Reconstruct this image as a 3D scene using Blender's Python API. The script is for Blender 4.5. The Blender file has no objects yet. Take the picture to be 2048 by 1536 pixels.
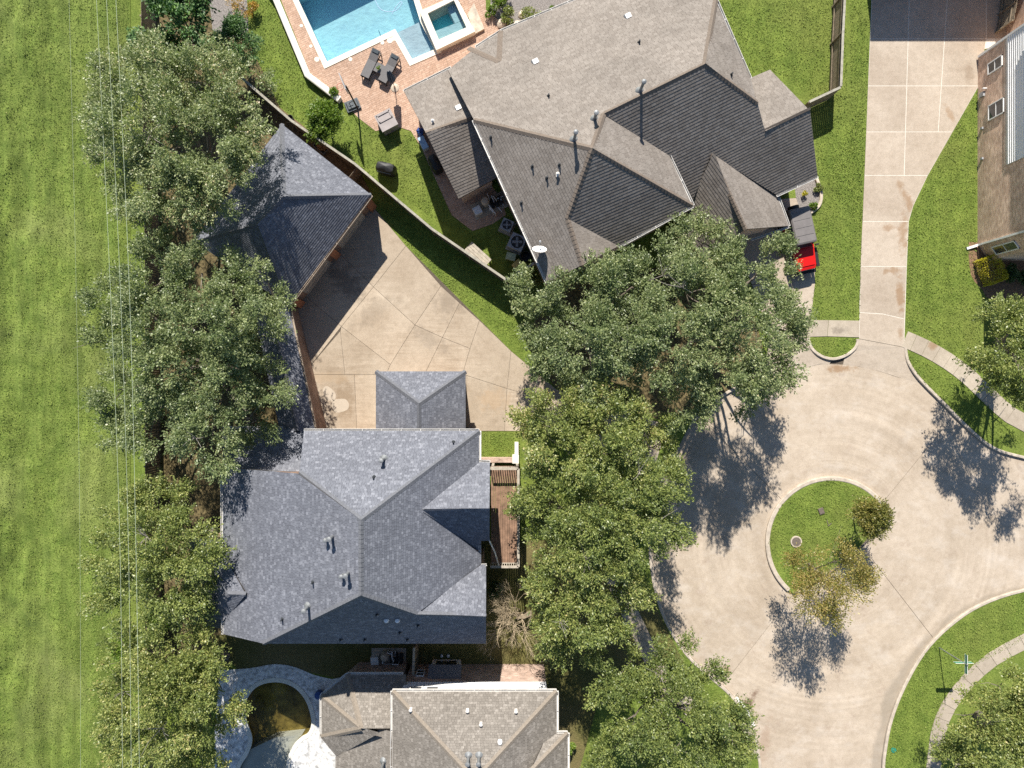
import bpy, bmesh, math, random
import numpy as np
from mathutils import Vector, Matrix
from mathutils.geometry import tessellate_polygon

scene = bpy.context.scene
COL = scene.collection
R = math.radians
random.seed(7)

# ------------------------------------------------------------------ camera, sky, sun, exposure
CAM_H, FPX = 47.0, 1410.0
cam_d = bpy.data.cameras.new("camera")
cam = bpy.data.objects.new("camera", cam_d)
COL.objects.link(cam)
cam.location = (0, 0, CAM_H)
cam_d.sensor_width = 36.0
cam_d.lens = 36.0 * FPX / 2048.0
cam_d.clip_end = 6000
scene.camera = cam

SUN_EL = R(41.5)
SUN_TRAVEL = Vector((0.12, -1.0, 0)).normalized()
world = bpy.data.worlds.new("World")
scene.world = world
world.use_nodes = True
wn = world.node_tree
sky = wn.nodes.new("ShaderNodeTexSky")
sky.sky_type = 'NISHITA'
sky.sun_disc = False
sky.sun_elevation = SUN_EL
sky.sun_rotation = R(-6.3)
sky.air_density = 1.0
sky.dust_density = 0.3
sky.ozone_density = 2.5
bgn = wn.nodes["Background"]
wn.links.new(sky.outputs[0], bgn.inputs[0])
bgn.inputs[1].default_value = 0.07

sun_d = bpy.data.lights.new("sun", 'SUN')
sun_d.energy = 5.0
sun_d.angle = R(0.53)
sun_d.color = (1.0, 0.94, 0.85)
sun = bpy.data.objects.new("sun", sun_d)
COL.objects.link(sun)
dvec = Vector((SUN_TRAVEL.x * math.cos(SUN_EL), SUN_TRAVEL.y * math.cos(SUN_EL), -math.sin(SUN_EL)))
sun.rotation_euler = dvec.to_track_quat('-Z', 'Y').to_euler()
sun.location = (0, 0, 80)

scene.view_settings.view_transform = 'Standard'
scene.view_settings.look = 'None'
scene.view_settings.gamma = 1
scene.view_settings.use_curve_mapping = False
scene.view_settings.exposure = 0.80
scene.render.engine = 'CYCLES'
scene.cycles.max_bounces = 4
scene.cycles.diffuse_bounces = 2
scene.cycles.glossy_bounces = 2
scene.cycles.caustics_reflective = False
scene.cycles.caustics_refractive = False
scene.cycles.transparent_max_bounces = 8
scene.cycles.use_denoising = False

# ------------------------------------------------------------------ helpers
def P(x, y, z=0.0):
    """point at height z that lies at image position (x, y) of the survey photograph"""
    s = (CAM_H - z) / FPX
    return Vector(((x - 1024) * s, (768 - y) * s, z))

def link(o, parent=None):
    COL.objects.link(o)
    if parent is not None:
        o.parent = parent
    return o

def tag(o, label=None, cat=None, group=None, kind=None):
    if label: o["label"] = label
    if cat: o["category"] = cat
    if group: o["group"] = group
    if kind: o["kind"] = kind
    return o

def empty(name, loc=(0, 0, 0), rz=0.0, label=None, cat=None, group=None):
    o = bpy.data.objects.new(name, None)
    o.empty_display_size = 0.2
    o.location = loc
    o.rotation_euler = (0, 0, rz)
    COL.objects.link(o)
    tag(o, label, cat, group)
    return o

def pydata(name, verts, faces, mat=None, parent=None, smooth=False, inv=None):
    me = bpy.data.meshes.new(name)
    if inv is not None:
        verts = [inv @ Vector(v) for v in verts]
    me.from_pydata([tuple(v) for v in verts], [], faces)
    me.update()
    if mat: me.materials.append(mat)
    if smooth:
        me.polygons.foreach_set("use_smooth", [True] * len(me.polygons))
    return link(bpy.data.objects.new(name, me), parent)

class MB:
    """collects boxes, tubes and lathes into one mesh"""
    def __init__(s): s.v = []; s.f = []; s.sm = []
    def add(s, vs, fs, smooth=False):
        b = len(s.v); s.v += [Vector(v) for v in vs]
        s.f += [tuple(i + b for i in f) for f in fs]; s.sm += [smooth] * len(fs)
        return s
    def box(s, c, size, rz=0.0, taper=1.0):
        cx, cy, cz = c; a, b, h = size[0] / 2, size[1] / 2, size[2]
        cr, sr = math.cos(rz), math.sin(rz); vs = []
        for z, k in ((0, 1.0), (h, taper)):
            for x, y in ((-a, -b), (a, -b), (a, b), (-a, b)):
                x *= k; y *= k
                vs.append((cx + x * cr - y * sr, cy + x * sr + y * cr, cz + z))
        return s.add(vs, [(3, 2, 1, 0), (4, 5, 6, 7), (0, 1, 5, 4), (1, 2, 6, 5), (2, 3, 7, 6), (3, 0, 4, 7)])
    def bar(s, p, q, w, h, up=Vector((0, 0, 1))):
        p = Vector(p); q = Vector(q); d = (q - p)
        if d.length < 1e-6: return s
        d.normalize(); u = d.cross(up)
        if u.length < 1e-4: u = d.cross(Vector((1, 0, 0)))
        u.normalize(); n = u.cross(d); vs = []
        for c in (p, q):
            for a, b in ((-1, -1), (1, -1), (1, 1), (-1, 1)):
                vs.append(c + u * a * w / 2 + n * b * h / 2)
        return s.add(vs, [(3, 2, 1, 0), (4, 5, 6, 7), (0, 1, 5, 4), (1, 2, 6, 5), (2, 3, 7, 6), (3, 0, 4, 7)])
    def tube(s, pts, rads, n=8, cap=True):
        pts = [Vector(p) for p in pts]
        if not hasattr(rads, '__len__'): rads = [rads] * len(pts)
        vs, fs = [], []; ref = None
        for i, p in enumerate(pts):
            d = (pts[min(i + 1, len(pts) - 1)] - pts[max(i - 1, 0)])
            d = d.normalized() if d.length > 1e-9 else Vector((0, 0, 1))
            if ref is None: ref = d.orthogonal().normalized()
            u = (ref - d * ref.dot(d)); u = u.normalized() if u.length > 1e-5 else d.orthogonal().normalized()
            ref = u; w = d.cross(u)
            for k in range(n):
                a = 2 * math.pi * k / n
                vs.append(p + (u * math.cos(a) + w * math.sin(a)) * rads[i])
        for i in range(len(pts) - 1):
            for k in range(n):
                k2 = (k + 1) % n
                fs.append((i * n + k, i * n + k2, (i + 1) * n + k2, (i + 1) * n + k))
        if cap:
            fs.append(tuple(range(n - 1, -1, -1))); fs.append(tuple((len(pts) - 1) * n + k for k in range(n)))
        return s.add(vs, fs, True)
    def lathe(s, c, prof, n=20):
        c = Vector(c); vs, fs = [], []
        for r, z in prof:
            for k in range(n):
                a = 2 * math.pi * k / n
                vs.append(c + Vector((r * math.cos(a), r * math.sin(a), z)))
        for i in range(len(prof) - 1):
            for k in range(n):
                k2 = (k + 1) % n
                fs.append((i * n + k, i * n + k2, (i + 1) * n + k2, (i + 1) * n + k))
        if prof[-1][0] > 0.01: fs.append(tuple((len(prof) - 1) * n + k for k in range(n)))
        return s.add(vs, fs, True)
    def prism(s, poly, z0, z1, bottom=False):
        n = len(poly); poly = ccw([Vector((p[0], p[1])) for p in poly])
        vs = [(p[0], p[1], z0) for p in poly] + [(p[0], p[1], z1) for p in poly]
        fs = [(i, (i + 1) % n, n + (i + 1) % n, n + i) for i in range(n)]
        for t in tessellate_polygon([[Vector((p[0], p[1], 0)) for p in poly]]):
            a, b, c = t
            if (poly[b] - poly[a]).cross(poly[c] - poly[a]) < 0: b, c = c, b
            fs.append((n + a, n + b, n + c))
            if bottom: fs.append((c, b, a))
        return s.add(vs, fs)
    def build(s, name, mat, parent=None, autosmooth=True):
        me = bpy.data.meshes.new(name)
        inv = None
        if parent is not None:
            inv = parent_world(parent).inverted()
        me.from_pydata([tuple(inv @ v) if inv else tuple(v) for v in s.v], [], s.f)
        me.update(); me.materials.append(mat)
        if any(s.sm):
            me.polygons.foreach_set("use_smooth", s.sm)
            try: me.set_sharp_from_angle(angle=R(40))
            except Exception: pass
        return link(bpy.data.objects.new(name, me), parent)

def parent_world(o):
    m = Matrix.LocRotScale(o.location, o.rotation_euler, o.scale)
    return parent_world(o.parent) @ m if o.parent else m

def ccw(poly):
    a = sum(poly[i][0] * poly[(i + 1) % len(poly)][1] - poly[(i + 1) % len(poly)][0] * poly[i][1] for i in range(len(poly)))
    return poly if a > 0 else poly[::-1]

def px(poly, z=0.0):
    return [P(x, y, z) for x, y in poly]

def smooth_line(pts, n=6, closed=False):
    """Catmull-Rom through 2D/3D points"""
    pts = [Vector(p) for p in pts]; out = []
    N = len(pts); rng = range(N if closed else N - 1)
    for i in rng:
        if closed: a, b, c, d = pts[(i - 1) % N], pts[i], pts[(i + 1) % N], pts[(i + 2) % N]
        else: a, b, c, d = pts[max(i - 1, 0)], pts[i], pts[i + 1], pts[min(i + 2, N - 1)]
        for k in range(n):
            t = k / n
            out.append(0.5 * ((2 * b) + (c - a) * t + (2 * a - 5 * b + 4 * c - d) * t * t + (3 * b - a - 3 * c + d) * t ** 3))
    if not closed: out.append(pts[-1])
    return out

def inset(poly, d):
    """inset a polygon (any winding) by d metres"""
    poly = ccw([Vector((p[0], p[1])) for p in poly]); n = len(poly); out = []
    for i in range(n):
        a, b, c = poly[i - 1], poly[i], poly[(i + 1) % n]
        e1 = (b - a).normalized(); e2 = (c - b).normalized()
        n1 = Vector((-e1.y, e1.x)); n2 = Vector((-e2.y, e2.x))
        m = n1 + n2
        k = m.dot(n1)
        m = m / k if abs(k) > 0.25 else n1
        out.append(b + m * d)
    return out

# ------------------------------------------------------------------ materials
def new_mat(name):
    m = bpy.data.materials.new(name); m.use_nodes = True
    nt = m.node_tree
    return m, nt, nt.nodes["Principled BSDF"]

def nd(nt, t, **kw):
    n = nt.nodes.new(t)
    for k, v in kw.items(): setattr(n, k, v)
    return n

def noise(nt, vec, scale, detail=4, rough=0.6, distort=0.0):
    detail = detail - 3 if detail > 8 else min(detail, 3)
    n = nd(nt, "ShaderNodeTexNoise"); n.inputs["Scale"].default_value = scale
    n.inputs["Detail"].default_value = detail; n.inputs["Roughness"].default_value = rough
    n.inputs["Distortion"].default_value = distort
    if vec is not None: nt.links.new(vec, n.inputs["Vector"])
    return n.outputs["Fac"]

def ramp(nt, fac, stops):
    r = nd(nt, "ShaderNodeValToRGB"); e = r.color_ramp.elements
    while len(e) < len(stops): e.new(0.5)
    for el, (p, c) in zip(e, stops):
        el.position = p; el.color = (*c, 1) if len(c) == 3 else c
    nt.links.new(fac, r.inputs[0]); return r.outputs[0]

def mix(nt, fac, a, b, mode='MIX'):
    m = nd(nt, "ShaderNodeMix", data_type='RGBA', blend_type=mode)
    for s, v in ((m.inputs[0], fac), (m.inputs[6], a), (m.inputs[7], b)):
        if isinstance(v, (int, float)): s.default_value = v
        elif isinstance(v, tuple): s.default_value = (*v, 1)
        else: nt.links.new(v, s)
    return m.outputs[2]

def math_n(nt, op, a, b=0.0, clamp=False):
    m = nd(nt, "ShaderNodeMath", operation=op, use_clamp=clamp)
    for s, v in ((m.inputs[0], a), (m.inputs[1], b)):
        if isinstance(v, (int, float)): s.default_value = v
        else: nt.links.new(v, s)
    return m.outputs[0]

def pos(nt):
    return nd(nt, "ShaderNodeNewGeometry").outputs["Position"]

def scaled(nt, vec, s, rot=0.0, loc=(0, 0, 0)):
    m = nd(nt, "ShaderNodeMapping"); m.inputs["Scale"].default_value = s; m.inputs["Rotation"].default_value = (0, 0, rot)
    m.inputs["Location"].default_value = loc
    nt.links.new(vec, m.inputs["Vector"]); return m.outputs[0]

def bump(nt, bsdf, height, strength=0.3, dist=0.02):
    b = nd(nt, "ShaderNodeBump"); b.inputs["Strength"].default_value = strength; b.inputs["Distance"].default_value = dist
    nt.links.new(height, b.inputs["Height"]); nt.links.new(b.outputs[0], bsdf.inputs["Normal"])

def plain(name, c, rough=0.6, var=0.25, scale=6.0, metal=0.0, spec=0.4, bmp=0.0):
    m, nt, b = new_mat(name)
    f = noise(nt, pos(nt), scale, 5)
    lo = tuple(x * (1 - var) for x in c); hi = tuple(min(1, x * (1 + var)) for x in c)
    nt.links.new(ramp(nt, f, [(0.3, lo), (0.7, hi)]), b.inputs["Base Color"])
    b.inputs["Roughness"].default_value = rough; b.inputs["Metallic"].default_value = metal
    b.inputs["Specular IOR Level"].default_value = spec
    if bmp: bump(nt, b, noise(nt, pos(nt), scale * 5, 4), bmp, 0.01)
    return m

def grass_mat(name, dark, mid, light, dry, dry_amt=0.5, stripes=0.0):
    m, nt, b = new_mat(name); p = pos(nt)
    fine = noise(nt, p, 9, 5, 0.75); med = noise(nt, p, 1.1, 4, 0.6); big = noise(nt, p, 0.17, 3, 0.55)
    c = ramp(nt, fine, [(0.30, dark), (0.5, mid), (0.68, light)])
    c2 = ramp(nt, med, [(0.3, (0.72, 0.78, 0.7)), (0.7, (1.25, 1.2, 1.2))])
    c = mix(nt, 1.0, c, c2, 'MULTIPLY')
    dryf = math_n(nt, 'MULTIPLY', ramp(nt, big, [(0.48, (0, 0, 0)), (0.72, (1, 1, 1))]), dry_amt)
    c = mix(nt, dryf, c, dry)
    if stripes:
        st = noise(nt, scaled(nt, p, (1.6, 0.12, 1)), 1.0, 3)
        c = mix(nt, 1.0, c, ramp(nt, st, [(0.35, (1 - stripes,) * 3), (0.65, (1 + stripes,) * 3)]), 'MULTIPLY')
    nt.links.new(c, b.inputs["Base Color"]); b.inputs["Roughness"].default_value = 0.85
    b.inputs["Specular IOR Level"].default_value = 0.15
    h = math_n(nt, 'ADD', fine, math_n(nt, 'MULTIPLY', noise(nt, p, 30, 3), 0.6))
    bump(nt, b, h, 0.9, 0.06)
    return m

M = {}
M['lawn'] = grass_mat('lawn_grass', (0.086, 0.128, 0.022), (0.142, 0.196, 0.036), (0.200, 0.250, 0.058), (0.19, 0.19, 0.055), 0.42, 0.10)
M['field'] = grass_mat('field_grass', (0.092, 0.140, 0.026), (0.136, 0.186, 0.038), (0.185, 0.232, 0.060), (0.23, 0.245, 0.09), 0.5, 0.22)
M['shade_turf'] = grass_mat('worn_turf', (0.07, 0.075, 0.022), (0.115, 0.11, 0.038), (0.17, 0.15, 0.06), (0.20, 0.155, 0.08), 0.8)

def blade_mat(name, stops):
    m, nt, b = new_mat(name)
    a = nd(nt, "ShaderNodeAttribute", attribute_name="rnd")
    big = noise(nt, pos(nt), 0.8, 3)
    c = ramp(nt, a.outputs["Fac"], stops)
    c = mix(nt, 1.0, c, ramp(nt, big, [(0.3, (0.75, 0.8, 0.7)), (0.7, (1.2, 1.15, 1.15))]), 'MULTIPLY')
    nt.links.new(c, b.inputs["Base Color"]); b.inputs["Roughness"].default_value = 0.7
    b.inputs["Specular IOR Level"].default_value = 0.2
    return m
M['blade'] = blade_mat('grass_blade', [(0.0, (0.105, 0.155, 0.026)), (0.5, (0.168, 0.228, 0.044)), (0.85, (0.232, 0.285, 0.070)), (1.0, (0.26, 0.25, 0.09))])
M['blade_field'] = blade_mat('field_blade', [(0.0, (0.090, 0.140, 0.024)), (0.5, (0.150, 0.205, 0.040)), (0.85, (0.215, 0.265, 0.065)), (1.0, (0.27, 0.26, 0.11))])

def leaf_mat(name, stops, trans=0.30, rough=0.42):
    m, nt, b = new_mat(name)
    a = nd(nt, "ShaderNodeAttribute", attribute_name="rnd")
    c = ramp(nt, a.outputs["Fac"], stops)
    nt.links.new(c, b.inputs["Base Color"]); b.inputs["Roughness"].default_value = rough
    b.inputs["Specular IOR Level"].default_value = 0.5
    t = nd(nt, "ShaderNodeBsdfTranslucent"); nt.links.new(mix(nt, 1.0, c, (1.1, 1.25, 0.6), 'MULTIPLY'), t.inputs[0])
    ms = nd(nt, "ShaderNodeMixShader"); ms.inputs[0].default_value = trans
    nt.links.new(b.outputs[0], ms.inputs[1]); nt.links.new(t.outputs[0], ms.inputs[2])
    nt.links.new(ms.outputs[0], nt.nodes["Material Output"].inputs[0])
    return m
M['oak'] = leaf_mat('oak_leaf', [(0, (0.081, 0.121, 0.049)), (0.35, (0.169, 0.214, 0.086)), (0.7, (0.277, 0.320, 0.137)), (0.90, (0.405, 0.418, 0.206)), (1.0, (0.623, 0.495, 0.329))])
M['oak2'] = leaf_mat('oak_leaf_fresh', [(0, (0.081, 0.118, 0.036)), (0.35, (0.167, 0.212, 0.059)), (0.7, (0.276, 0.312, 0.085)), (0.92, (0.395, 0.390, 0.136)), (1.0, (0.527, 0.423, 0.195))])
M['magnolia'] = leaf_mat('magnolia_leaf', [(0, (0.027, 0.069, 0.020)), (0.5, (0.058, 0.137, 0.034)), (0.9, (0.146, 0.254, 0.064)), (1.0, (0.273, 0.370, 0.134))], 0.15, 0.55)
M['autumn'] = leaf_mat('autumn_leaf', [(0, (0.150, 0.136, 0.024)), (0.4, (0.356, 0.240, 0.042)), (0.75, (0.562, 0.320, 0.066)), (1.0, (0.787, 0.449, 0.132))], 0.3)
M['olive_autumn'] = leaf_mat('olive_autumn_leaf', [(0, (0.11, 0.13, 0.025)), (0.4, (0.22, 0.21, 0.05)), (0.75, (0.36, 0.28, 0.085)), (1.0, (0.50, 0.35, 0.15))], 0.3)
M['limey'] = leaf_mat('bright_leaf', [(0, (0.065, 0.130, 0.014)), (0.5, (0.143, 0.234, 0.026)), (1.0, (0.312, 0.377, 0.072))], 0.3)
M['yellow_leaf'] = leaf_mat('golden_leaf', [(0, (0.24, 0.22, 0.012)), (0.6, (0.50, 0.44, 0.02)), (1.0, (0.65, 0.56, 0.06))], 0.25)
M['darkbush'] = leaf_mat('shade_leaf', [(0, (0.030, 0.060, 0.018)), (0.6, (0.075, 0.128, 0.038)), (1.0, (0.165, 0.210, 0.075))], 0.2)
M['bark'] = plain('bark', (0.17, 0.145, 0.115), 0.95, 0.35, 5)
M['pale_bark'] = plain('pale_bark', (0.45, 0.42, 0.36), 0.9, 0.25, 9)
M['grey_twig'] = plain('grey_dead_twig', (0.27, 0.245, 0.215), 0.9, 0.25, 4)
M['patch'] = plain('cement_patch', (0.435, 0.375, 0.30), 0.9, 0.08, 4)
M['dry_twig'] = plain('dry_twig', (0.42, 0.34, 0.23), 0.9, 0.25, 4)

def concrete_mat(name, lo, hi, stains=(), broom=0.0, rot=0.0, ring=False):
    m, nt, b = new_mat(name); p = pos(nt)
    oi = nd(nt, "ShaderNodeObjectInfo").outputs["Random"]
    big = noise(nt, p, 0.28, 5, 0.62, 0.4); med = noise(nt, p, 2.6, 5, 0.7); fine = noise(nt, p, 22, 4, 0.7)
    c = ramp(nt, big, [(0.3, lo), (0.68, hi)])
    c = mix(nt, 1.0, c, ramp(nt, med, [(0.25, (0.88, 0.87, 0.85)), (0.6, (1.04, 1.04, 1.04))]), 'MULTIPLY')
    c = mix(nt, 1.0, c, ramp(nt, fine, [(0.3, (0.80, 0.80, 0.80)), (0.7, (1.16, 1.16, 1.16))]), 'MULTIPLY')
    c = mix(nt, 1.0, c, ramp(nt, oi, [(0.0, (0.92, 0.915, 0.90)), (1.0, (1.05, 1.045, 1.03))]), 'MULTIPLY')
    if broom:
        st = noise(nt, scaled(nt, p, (0.35, 7.0, 1), rot), 1.0, 4, 0.7)
        patch = ramp(nt, noise(nt, p, 0.22, 3), [(0.45, (0, 0, 0)), (0.65, (1, 1, 1))])
        dark = ramp(nt, st, [(0.40, (1 - broom, 1 - broom * 1.15, 1 - broom * 1.3)), (0.60, (1, 1, 1))])
        c = mix(nt, patch, c, mix(nt, 1.0, c, dark, 'MULTIPLY'))
    if ring:   # swept tyre arcs round the turning circle
        cx, cy = ring[0], ring[1]
        v = nd(nt, "ShaderNodeVectorMath", operation='DISTANCE'); nt.links.new(p, v.inputs[0]); v.inputs[1].default_value = (cx, cy, -0.13)
        cmb = nd(nt, "ShaderNodeCombineXYZ"); nt.links.new(v.outputs["Value"], cmb.inputs[0])
        rr = noise(nt, cmb.outputs[0], 1.3, 5, 0.7)
        arc = mix(nt, 1.0, c, ramp(nt, rr, [(0.35, (0.86, 0.85, 0.84)), (0.6, (1.07, 1.07, 1.07))]), 'MULTIPLY')
        c = mix(nt, ramp(nt, noise(nt, p, 0.12, 2), [(0.35, (0, 0, 0)), (0.6, (1, 1, 1))]), c, arc)
        wear = noise(nt, scaled(nt, p, (1, 1.6, 1), 0.5), 0.55, 9, 0.72)
        c = mix(nt, math_n(nt, 'MULTIPLY', ramp(nt, wear, [(0.50, (0, 0, 0)), (0.70, (1, 1, 1))]), 0.30), c, (0.60, 0.555, 0.50))
        c = mix(nt, math_n(nt, 'MULTIPLY', ramp(nt, noise(nt, p, 0.9, 9, 0.75), [(0.30, (1, 1, 1)), (0.43, (0, 0, 0))]), 0.45), c, (0.27, 0.20, 0.15))
        c = mix(nt, math_n(nt, 'MULTIPLY', ramp(nt, noise(nt, p, 6.0, 3, 0.6), [(0.70, (0, 0, 0)), (0.76, (1, 1, 1))]), 0.4), c, (0.2, 0.16, 0.13))
        kc = P(2110, 1530)   # silt line swept along the lower right kerb
        v2 = nd(nt, "ShaderNodeVectorMath", operation='DISTANCE'); nt.links.new(p, v2.inputs[0]); v2.inputs[1].default_value = (kc.x, kc.y, -0.13)
        e = math_n(nt, 'ADD', v2.outputs["Value"], math_n(nt, 'MULTIPLY', noise(nt, p, 0.5, 3), 1.1))
        band = ramp(nt, math_n(nt, 'DIVIDE', math_n(nt, 'SUBTRACT', e, 11.4), 2.2), [(0.0, (1, 1, 1)), (0.50, (0.9, 0.9, 0.9)), (0.62, (0, 0, 0))])
        c = mix(nt, math_n(nt, 'MULTIPLY', band, 0.55), c, (0.22, 0.19, 0.15))
    for (sx, sy, rx, ry, an, col, amt) in stains:
        q = P(sx, sy)
        vec = scaled(nt, p, (1, 1, 1), 0, (-q.x, -q.y, 0))
        vec = scaled(nt, vec, (1, 1, 1), an)
        vec = scaled(nt, vec, (1 / rx, 1 / ry, 0.0))
        ln = nd(nt, "ShaderNodeVectorMath", operation='LENGTH'); nt.links.new(vec, ln.inputs[0])
        d = math_n(nt, 'ADD', ln.outputs["Value"], math_n(nt, 'MULTIPLY', math_n(nt, 'SUBTRACT', noise(nt, p, 1.7, 9, 0.7), 0.5), 3.0))
        f = math_n(nt, 'MULTIPLY', ramp(nt, d, [(0.35, (1, 1, 1)), (0.95, (0, 0, 0))]), amt)
        c = mix(nt, f, c, col)
    nt.links.new(c, b.inputs["Base Color"]); b.inputs["Roughness"].default_value = 0.9
    b.inputs["Specular IOR Level"].default_value = 0.2
    bump(nt, b, fine, 0.25, 0.006)
    return m
RUST = (0.25, 0.145, 0.07)
GREY = (0.15, 0.125, 0.10)
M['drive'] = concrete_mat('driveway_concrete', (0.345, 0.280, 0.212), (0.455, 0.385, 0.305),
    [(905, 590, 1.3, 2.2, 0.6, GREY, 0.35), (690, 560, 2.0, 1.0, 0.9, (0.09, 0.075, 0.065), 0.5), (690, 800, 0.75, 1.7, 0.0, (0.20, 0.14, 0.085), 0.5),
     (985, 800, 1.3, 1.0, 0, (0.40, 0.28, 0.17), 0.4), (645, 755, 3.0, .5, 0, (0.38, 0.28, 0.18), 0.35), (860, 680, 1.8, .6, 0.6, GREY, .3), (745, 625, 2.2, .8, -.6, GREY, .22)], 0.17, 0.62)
M['drive2'] = concrete_mat('apron_concrete', (0.375, 0.312, 0.250), (0.46, 0.395, 0.325),
    [(1815, 400, 0.35, 1.7, -0.45, RUST, 0.6), (1806, 470, 0.4, 1.6, 0.0, RUST, 0.6), (1775, 455, 0.5, 0.3, 0, RUST, .55), (1800, 590, 0.35, 1.6, 0, RUST, 0.65), (1785, 542, .8, .3, 0, RUST, .6), (1900, 230, 0.25, 1.0, -0.5, (0.30, 0.20, 0.12), 0.6),
     (1937, 150, 0.4, 0.9, 0.0, (0.22, 0.16, 0.11), 0.5), (1865, 690, 0.45, 0.3, 0, RUST, 0.5), (1800, 668, .25, .5, 0, RUST, .5), (1680, 735, 1.4, .25, 0, RUST, .6)])
_ring = P(1663, 1085)
M['street'] = concrete_mat('street_concrete', (0.388, 0.322, 0.252), (0.468, 0.398, 0.322),
    [(1680, 737, 1.3, 0.3, 0, RUST, 0.7), (1497, 1410, 0.35, 1.8, 0.55, (0.15, 0.09, 0.06), 0.75), (1455, 1345, 0.5, 0.3, 0.8, RUST, 0.6), (1530, 1490, 0.5, 2.0, 0.2, (0.30, 0.21, 0.15), 0.5)], 0, 0, (_ring.x, _ring.y))
M['walk'] = concrete_mat('sidewalk_concrete', (0.33, 0.28, 0.225), (0.45, 0.395, 0.32), [(1865, 690, 0.5, 0.35, 0, RUST, 0.6), (1680, 660, 0.8, 0.25, 0, GREY, .5)])
M['kerb'] = plain('kerb_concrete', (0.44, 0.38, 0.31), 0.9, 0.22, 2.5, bmp=0.2)
M['joint'] = plain('joint_filler', (0.10, 0.08, 0.06), 0.95, 0.3, 8)
M['white_joint'] = plain('pale_joint_sealant', (0.62, 0.58, 0.50), 0.9, 0.15, 8)
M['stone_deck'] = plain('textured_pool_deck', (0.58, 0.58, 0.57), 0.9, 0.5, 3.5, bmp=0.3)
M['coping'] = plain('cream_coping', (0.74, 0.68, 0.56), 0.7, 0.08, 3)
M['white_wall'] = plain('white_stucco', (0.68, 0.66, 0.58), 0.85, 0.1, 2)
M['soil'] = plain('soil', (0.15, 0.105, 0.06), 0.95, 0.5, 3.5, bmp=0.8)
M['leaf_litter'] = plain('leaf_litter', (0.125, 0.098, 0.045), 0.95, 0.6, 5.0, bmp=0.9)
M['mulch'] = plain('mulch', (0.20, 0.12, 0.07), 0.95, 0.5, 9, bmp=0.9)
M['gravel'] = plain('gravel', (0.22, 0.20, 0.185), 0.95, 0.55, 14, bmp=0.9)
M['stone'] = plain('pale_stone', (0.50, 0.43, 0.34), 0.9, 0.25, 3, bmp=0.4)

def tile_mat(name, stops, wear=0.25, rough=0.85):
    m, nt, b = new_mat(name); p = pos(nt)
    a = nd(nt, "ShaderNodeAttribute", attribute_name="rnd")
    c = ramp(nt, a.outputs["Fac"], stops)
    c = mix(nt, 1.0, c, ramp(nt, noise(nt, p, 0.35, 4), [(0.3, (1 - wear,) * 3), (0.7, (1 + wear,) * 3)]), 'MULTIPLY')
    g = noise(nt, p, 22, 3, 0.8)
    c = mix(nt, 1.0, c, ramp(nt, g, [(0.32, (0.68,) * 3), (0.68, (1.32,) * 3)]), 'MULTIPLY')
    nt.links.new(c, b.inputs["Base Color"]); b.inputs["Roughness"].default_value = rough
    b.inputs["Specular IOR Level"].default_value = 0.25
    bump(nt, b, g, 0.2, 0.004)
    return m
M['sh_dark'] = tile_mat('charcoal_shingle', [(0, (0.116, 0.122, 0.143)), (0.5, (0.142, 0.150, 0.174)), (0.85, (0.169, 0.177, 0.203)), (1, (0.211, 0.220, 0.249))], 0.06)
M['sh_tan'] = tile_mat('weathered_tan_shingle', [(0, (0.180, 0.157, 0.136)), (0.5, (0.205, 0.181, 0.158)), (1, (0.233, 0.207, 0.182))], 0.13)
M['sh_beige'] = tile_mat('beige_blend_shingle', [(0, (0.165, 0.148, 0.128)), (0.5, (0.197, 0.178, 0.155)), (0.85, (0.230, 0.208, 0.182)), (1, (0.265, 0.242, 0.214))], 0.08)
M['paver'] = tile_mat('clay_paver', [(0, (0.40, 0.262, 0.185)), (0.5, (0.445, 0.300, 0.218)), (1, (0.50, 0.348, 0.258))], 0.10)
M['cap_dark'] = plain('charcoal_ridge_shingle', (0.125, 0.130, 0.145), 0.9, 0.25, 12)
M['cap_tan'] = plain('tan_ridge_shingle', (0.155, 0.125, 0.100), 0.9, 0.25, 12)
M['cap_beige'] = plain('beige_ridge_shingle', (0.22, 0.188, 0.152), 0.9, 0.2, 12)
M['underlay'] = plain('roof_underlay', (0.05, 0.045, 0.04), 0.95, 0.2, 3)
M['deckwood'] = plain('stained_deck_board', (0.22, 0.135, 0.09), 0.8, 0.35, 3.5)
M['fence'] = plain('weathered_cedar', (0.23, 0.185, 0.13), 0.9, 0.35, 5)
M['fence_cap'] = plain('silvered_cedar_cap', (0.33, 0.31, 0.255), 0.9, 0.25, 5)
M['greywood'] = plain('grey_timber', (0.38, 0.34, 0.28), 0.9, 0.25, 4)
M['white_paint'] = plain('white_paint', (0.78, 0.77, 0.74), 0.5, 0.05, 2)
M['siding'] = plain('white_lap_siding', (0.82, 0.82, 0.82), 0.5, 0.05, 1.5)
M['gutter'] = plain('gutter_enamel', (0.66, 0.64, 0.60), 0.45, 0.12, 3)
M['tan_gutter'] = plain('tan_gutter_enamel', (0.40, 0.33, 0.26), 0.5, 0.12, 3)
M['metal'] = plain('galvanised_metal', (0.22, 0.23, 0.235), 0.55, 0.25, 8, metal=0.3)
M['lead'] = plain('dark_vent_boot', (0.035, 0.04, 0.045), 0.6, 0.3, 8)
M['white_plastic'] = plain('white_plastic', (0.76, 0.76, 0.75), 0.4, 0.05, 4)
M['grey_plastic'] = plain('grey_plastic', (0.32, 0.33, 0.34), 0.5, 0.12, 4)
M['mauve_resin'] = plain('mauve_grey_resin', (0.30, 0.265, 0.255), 0.55, 0.12, 2)
M['charcoal'] = plain('charcoal_wicker', (0.125, 0.12, 0.12), 0.7, 0.25, 25)
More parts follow.
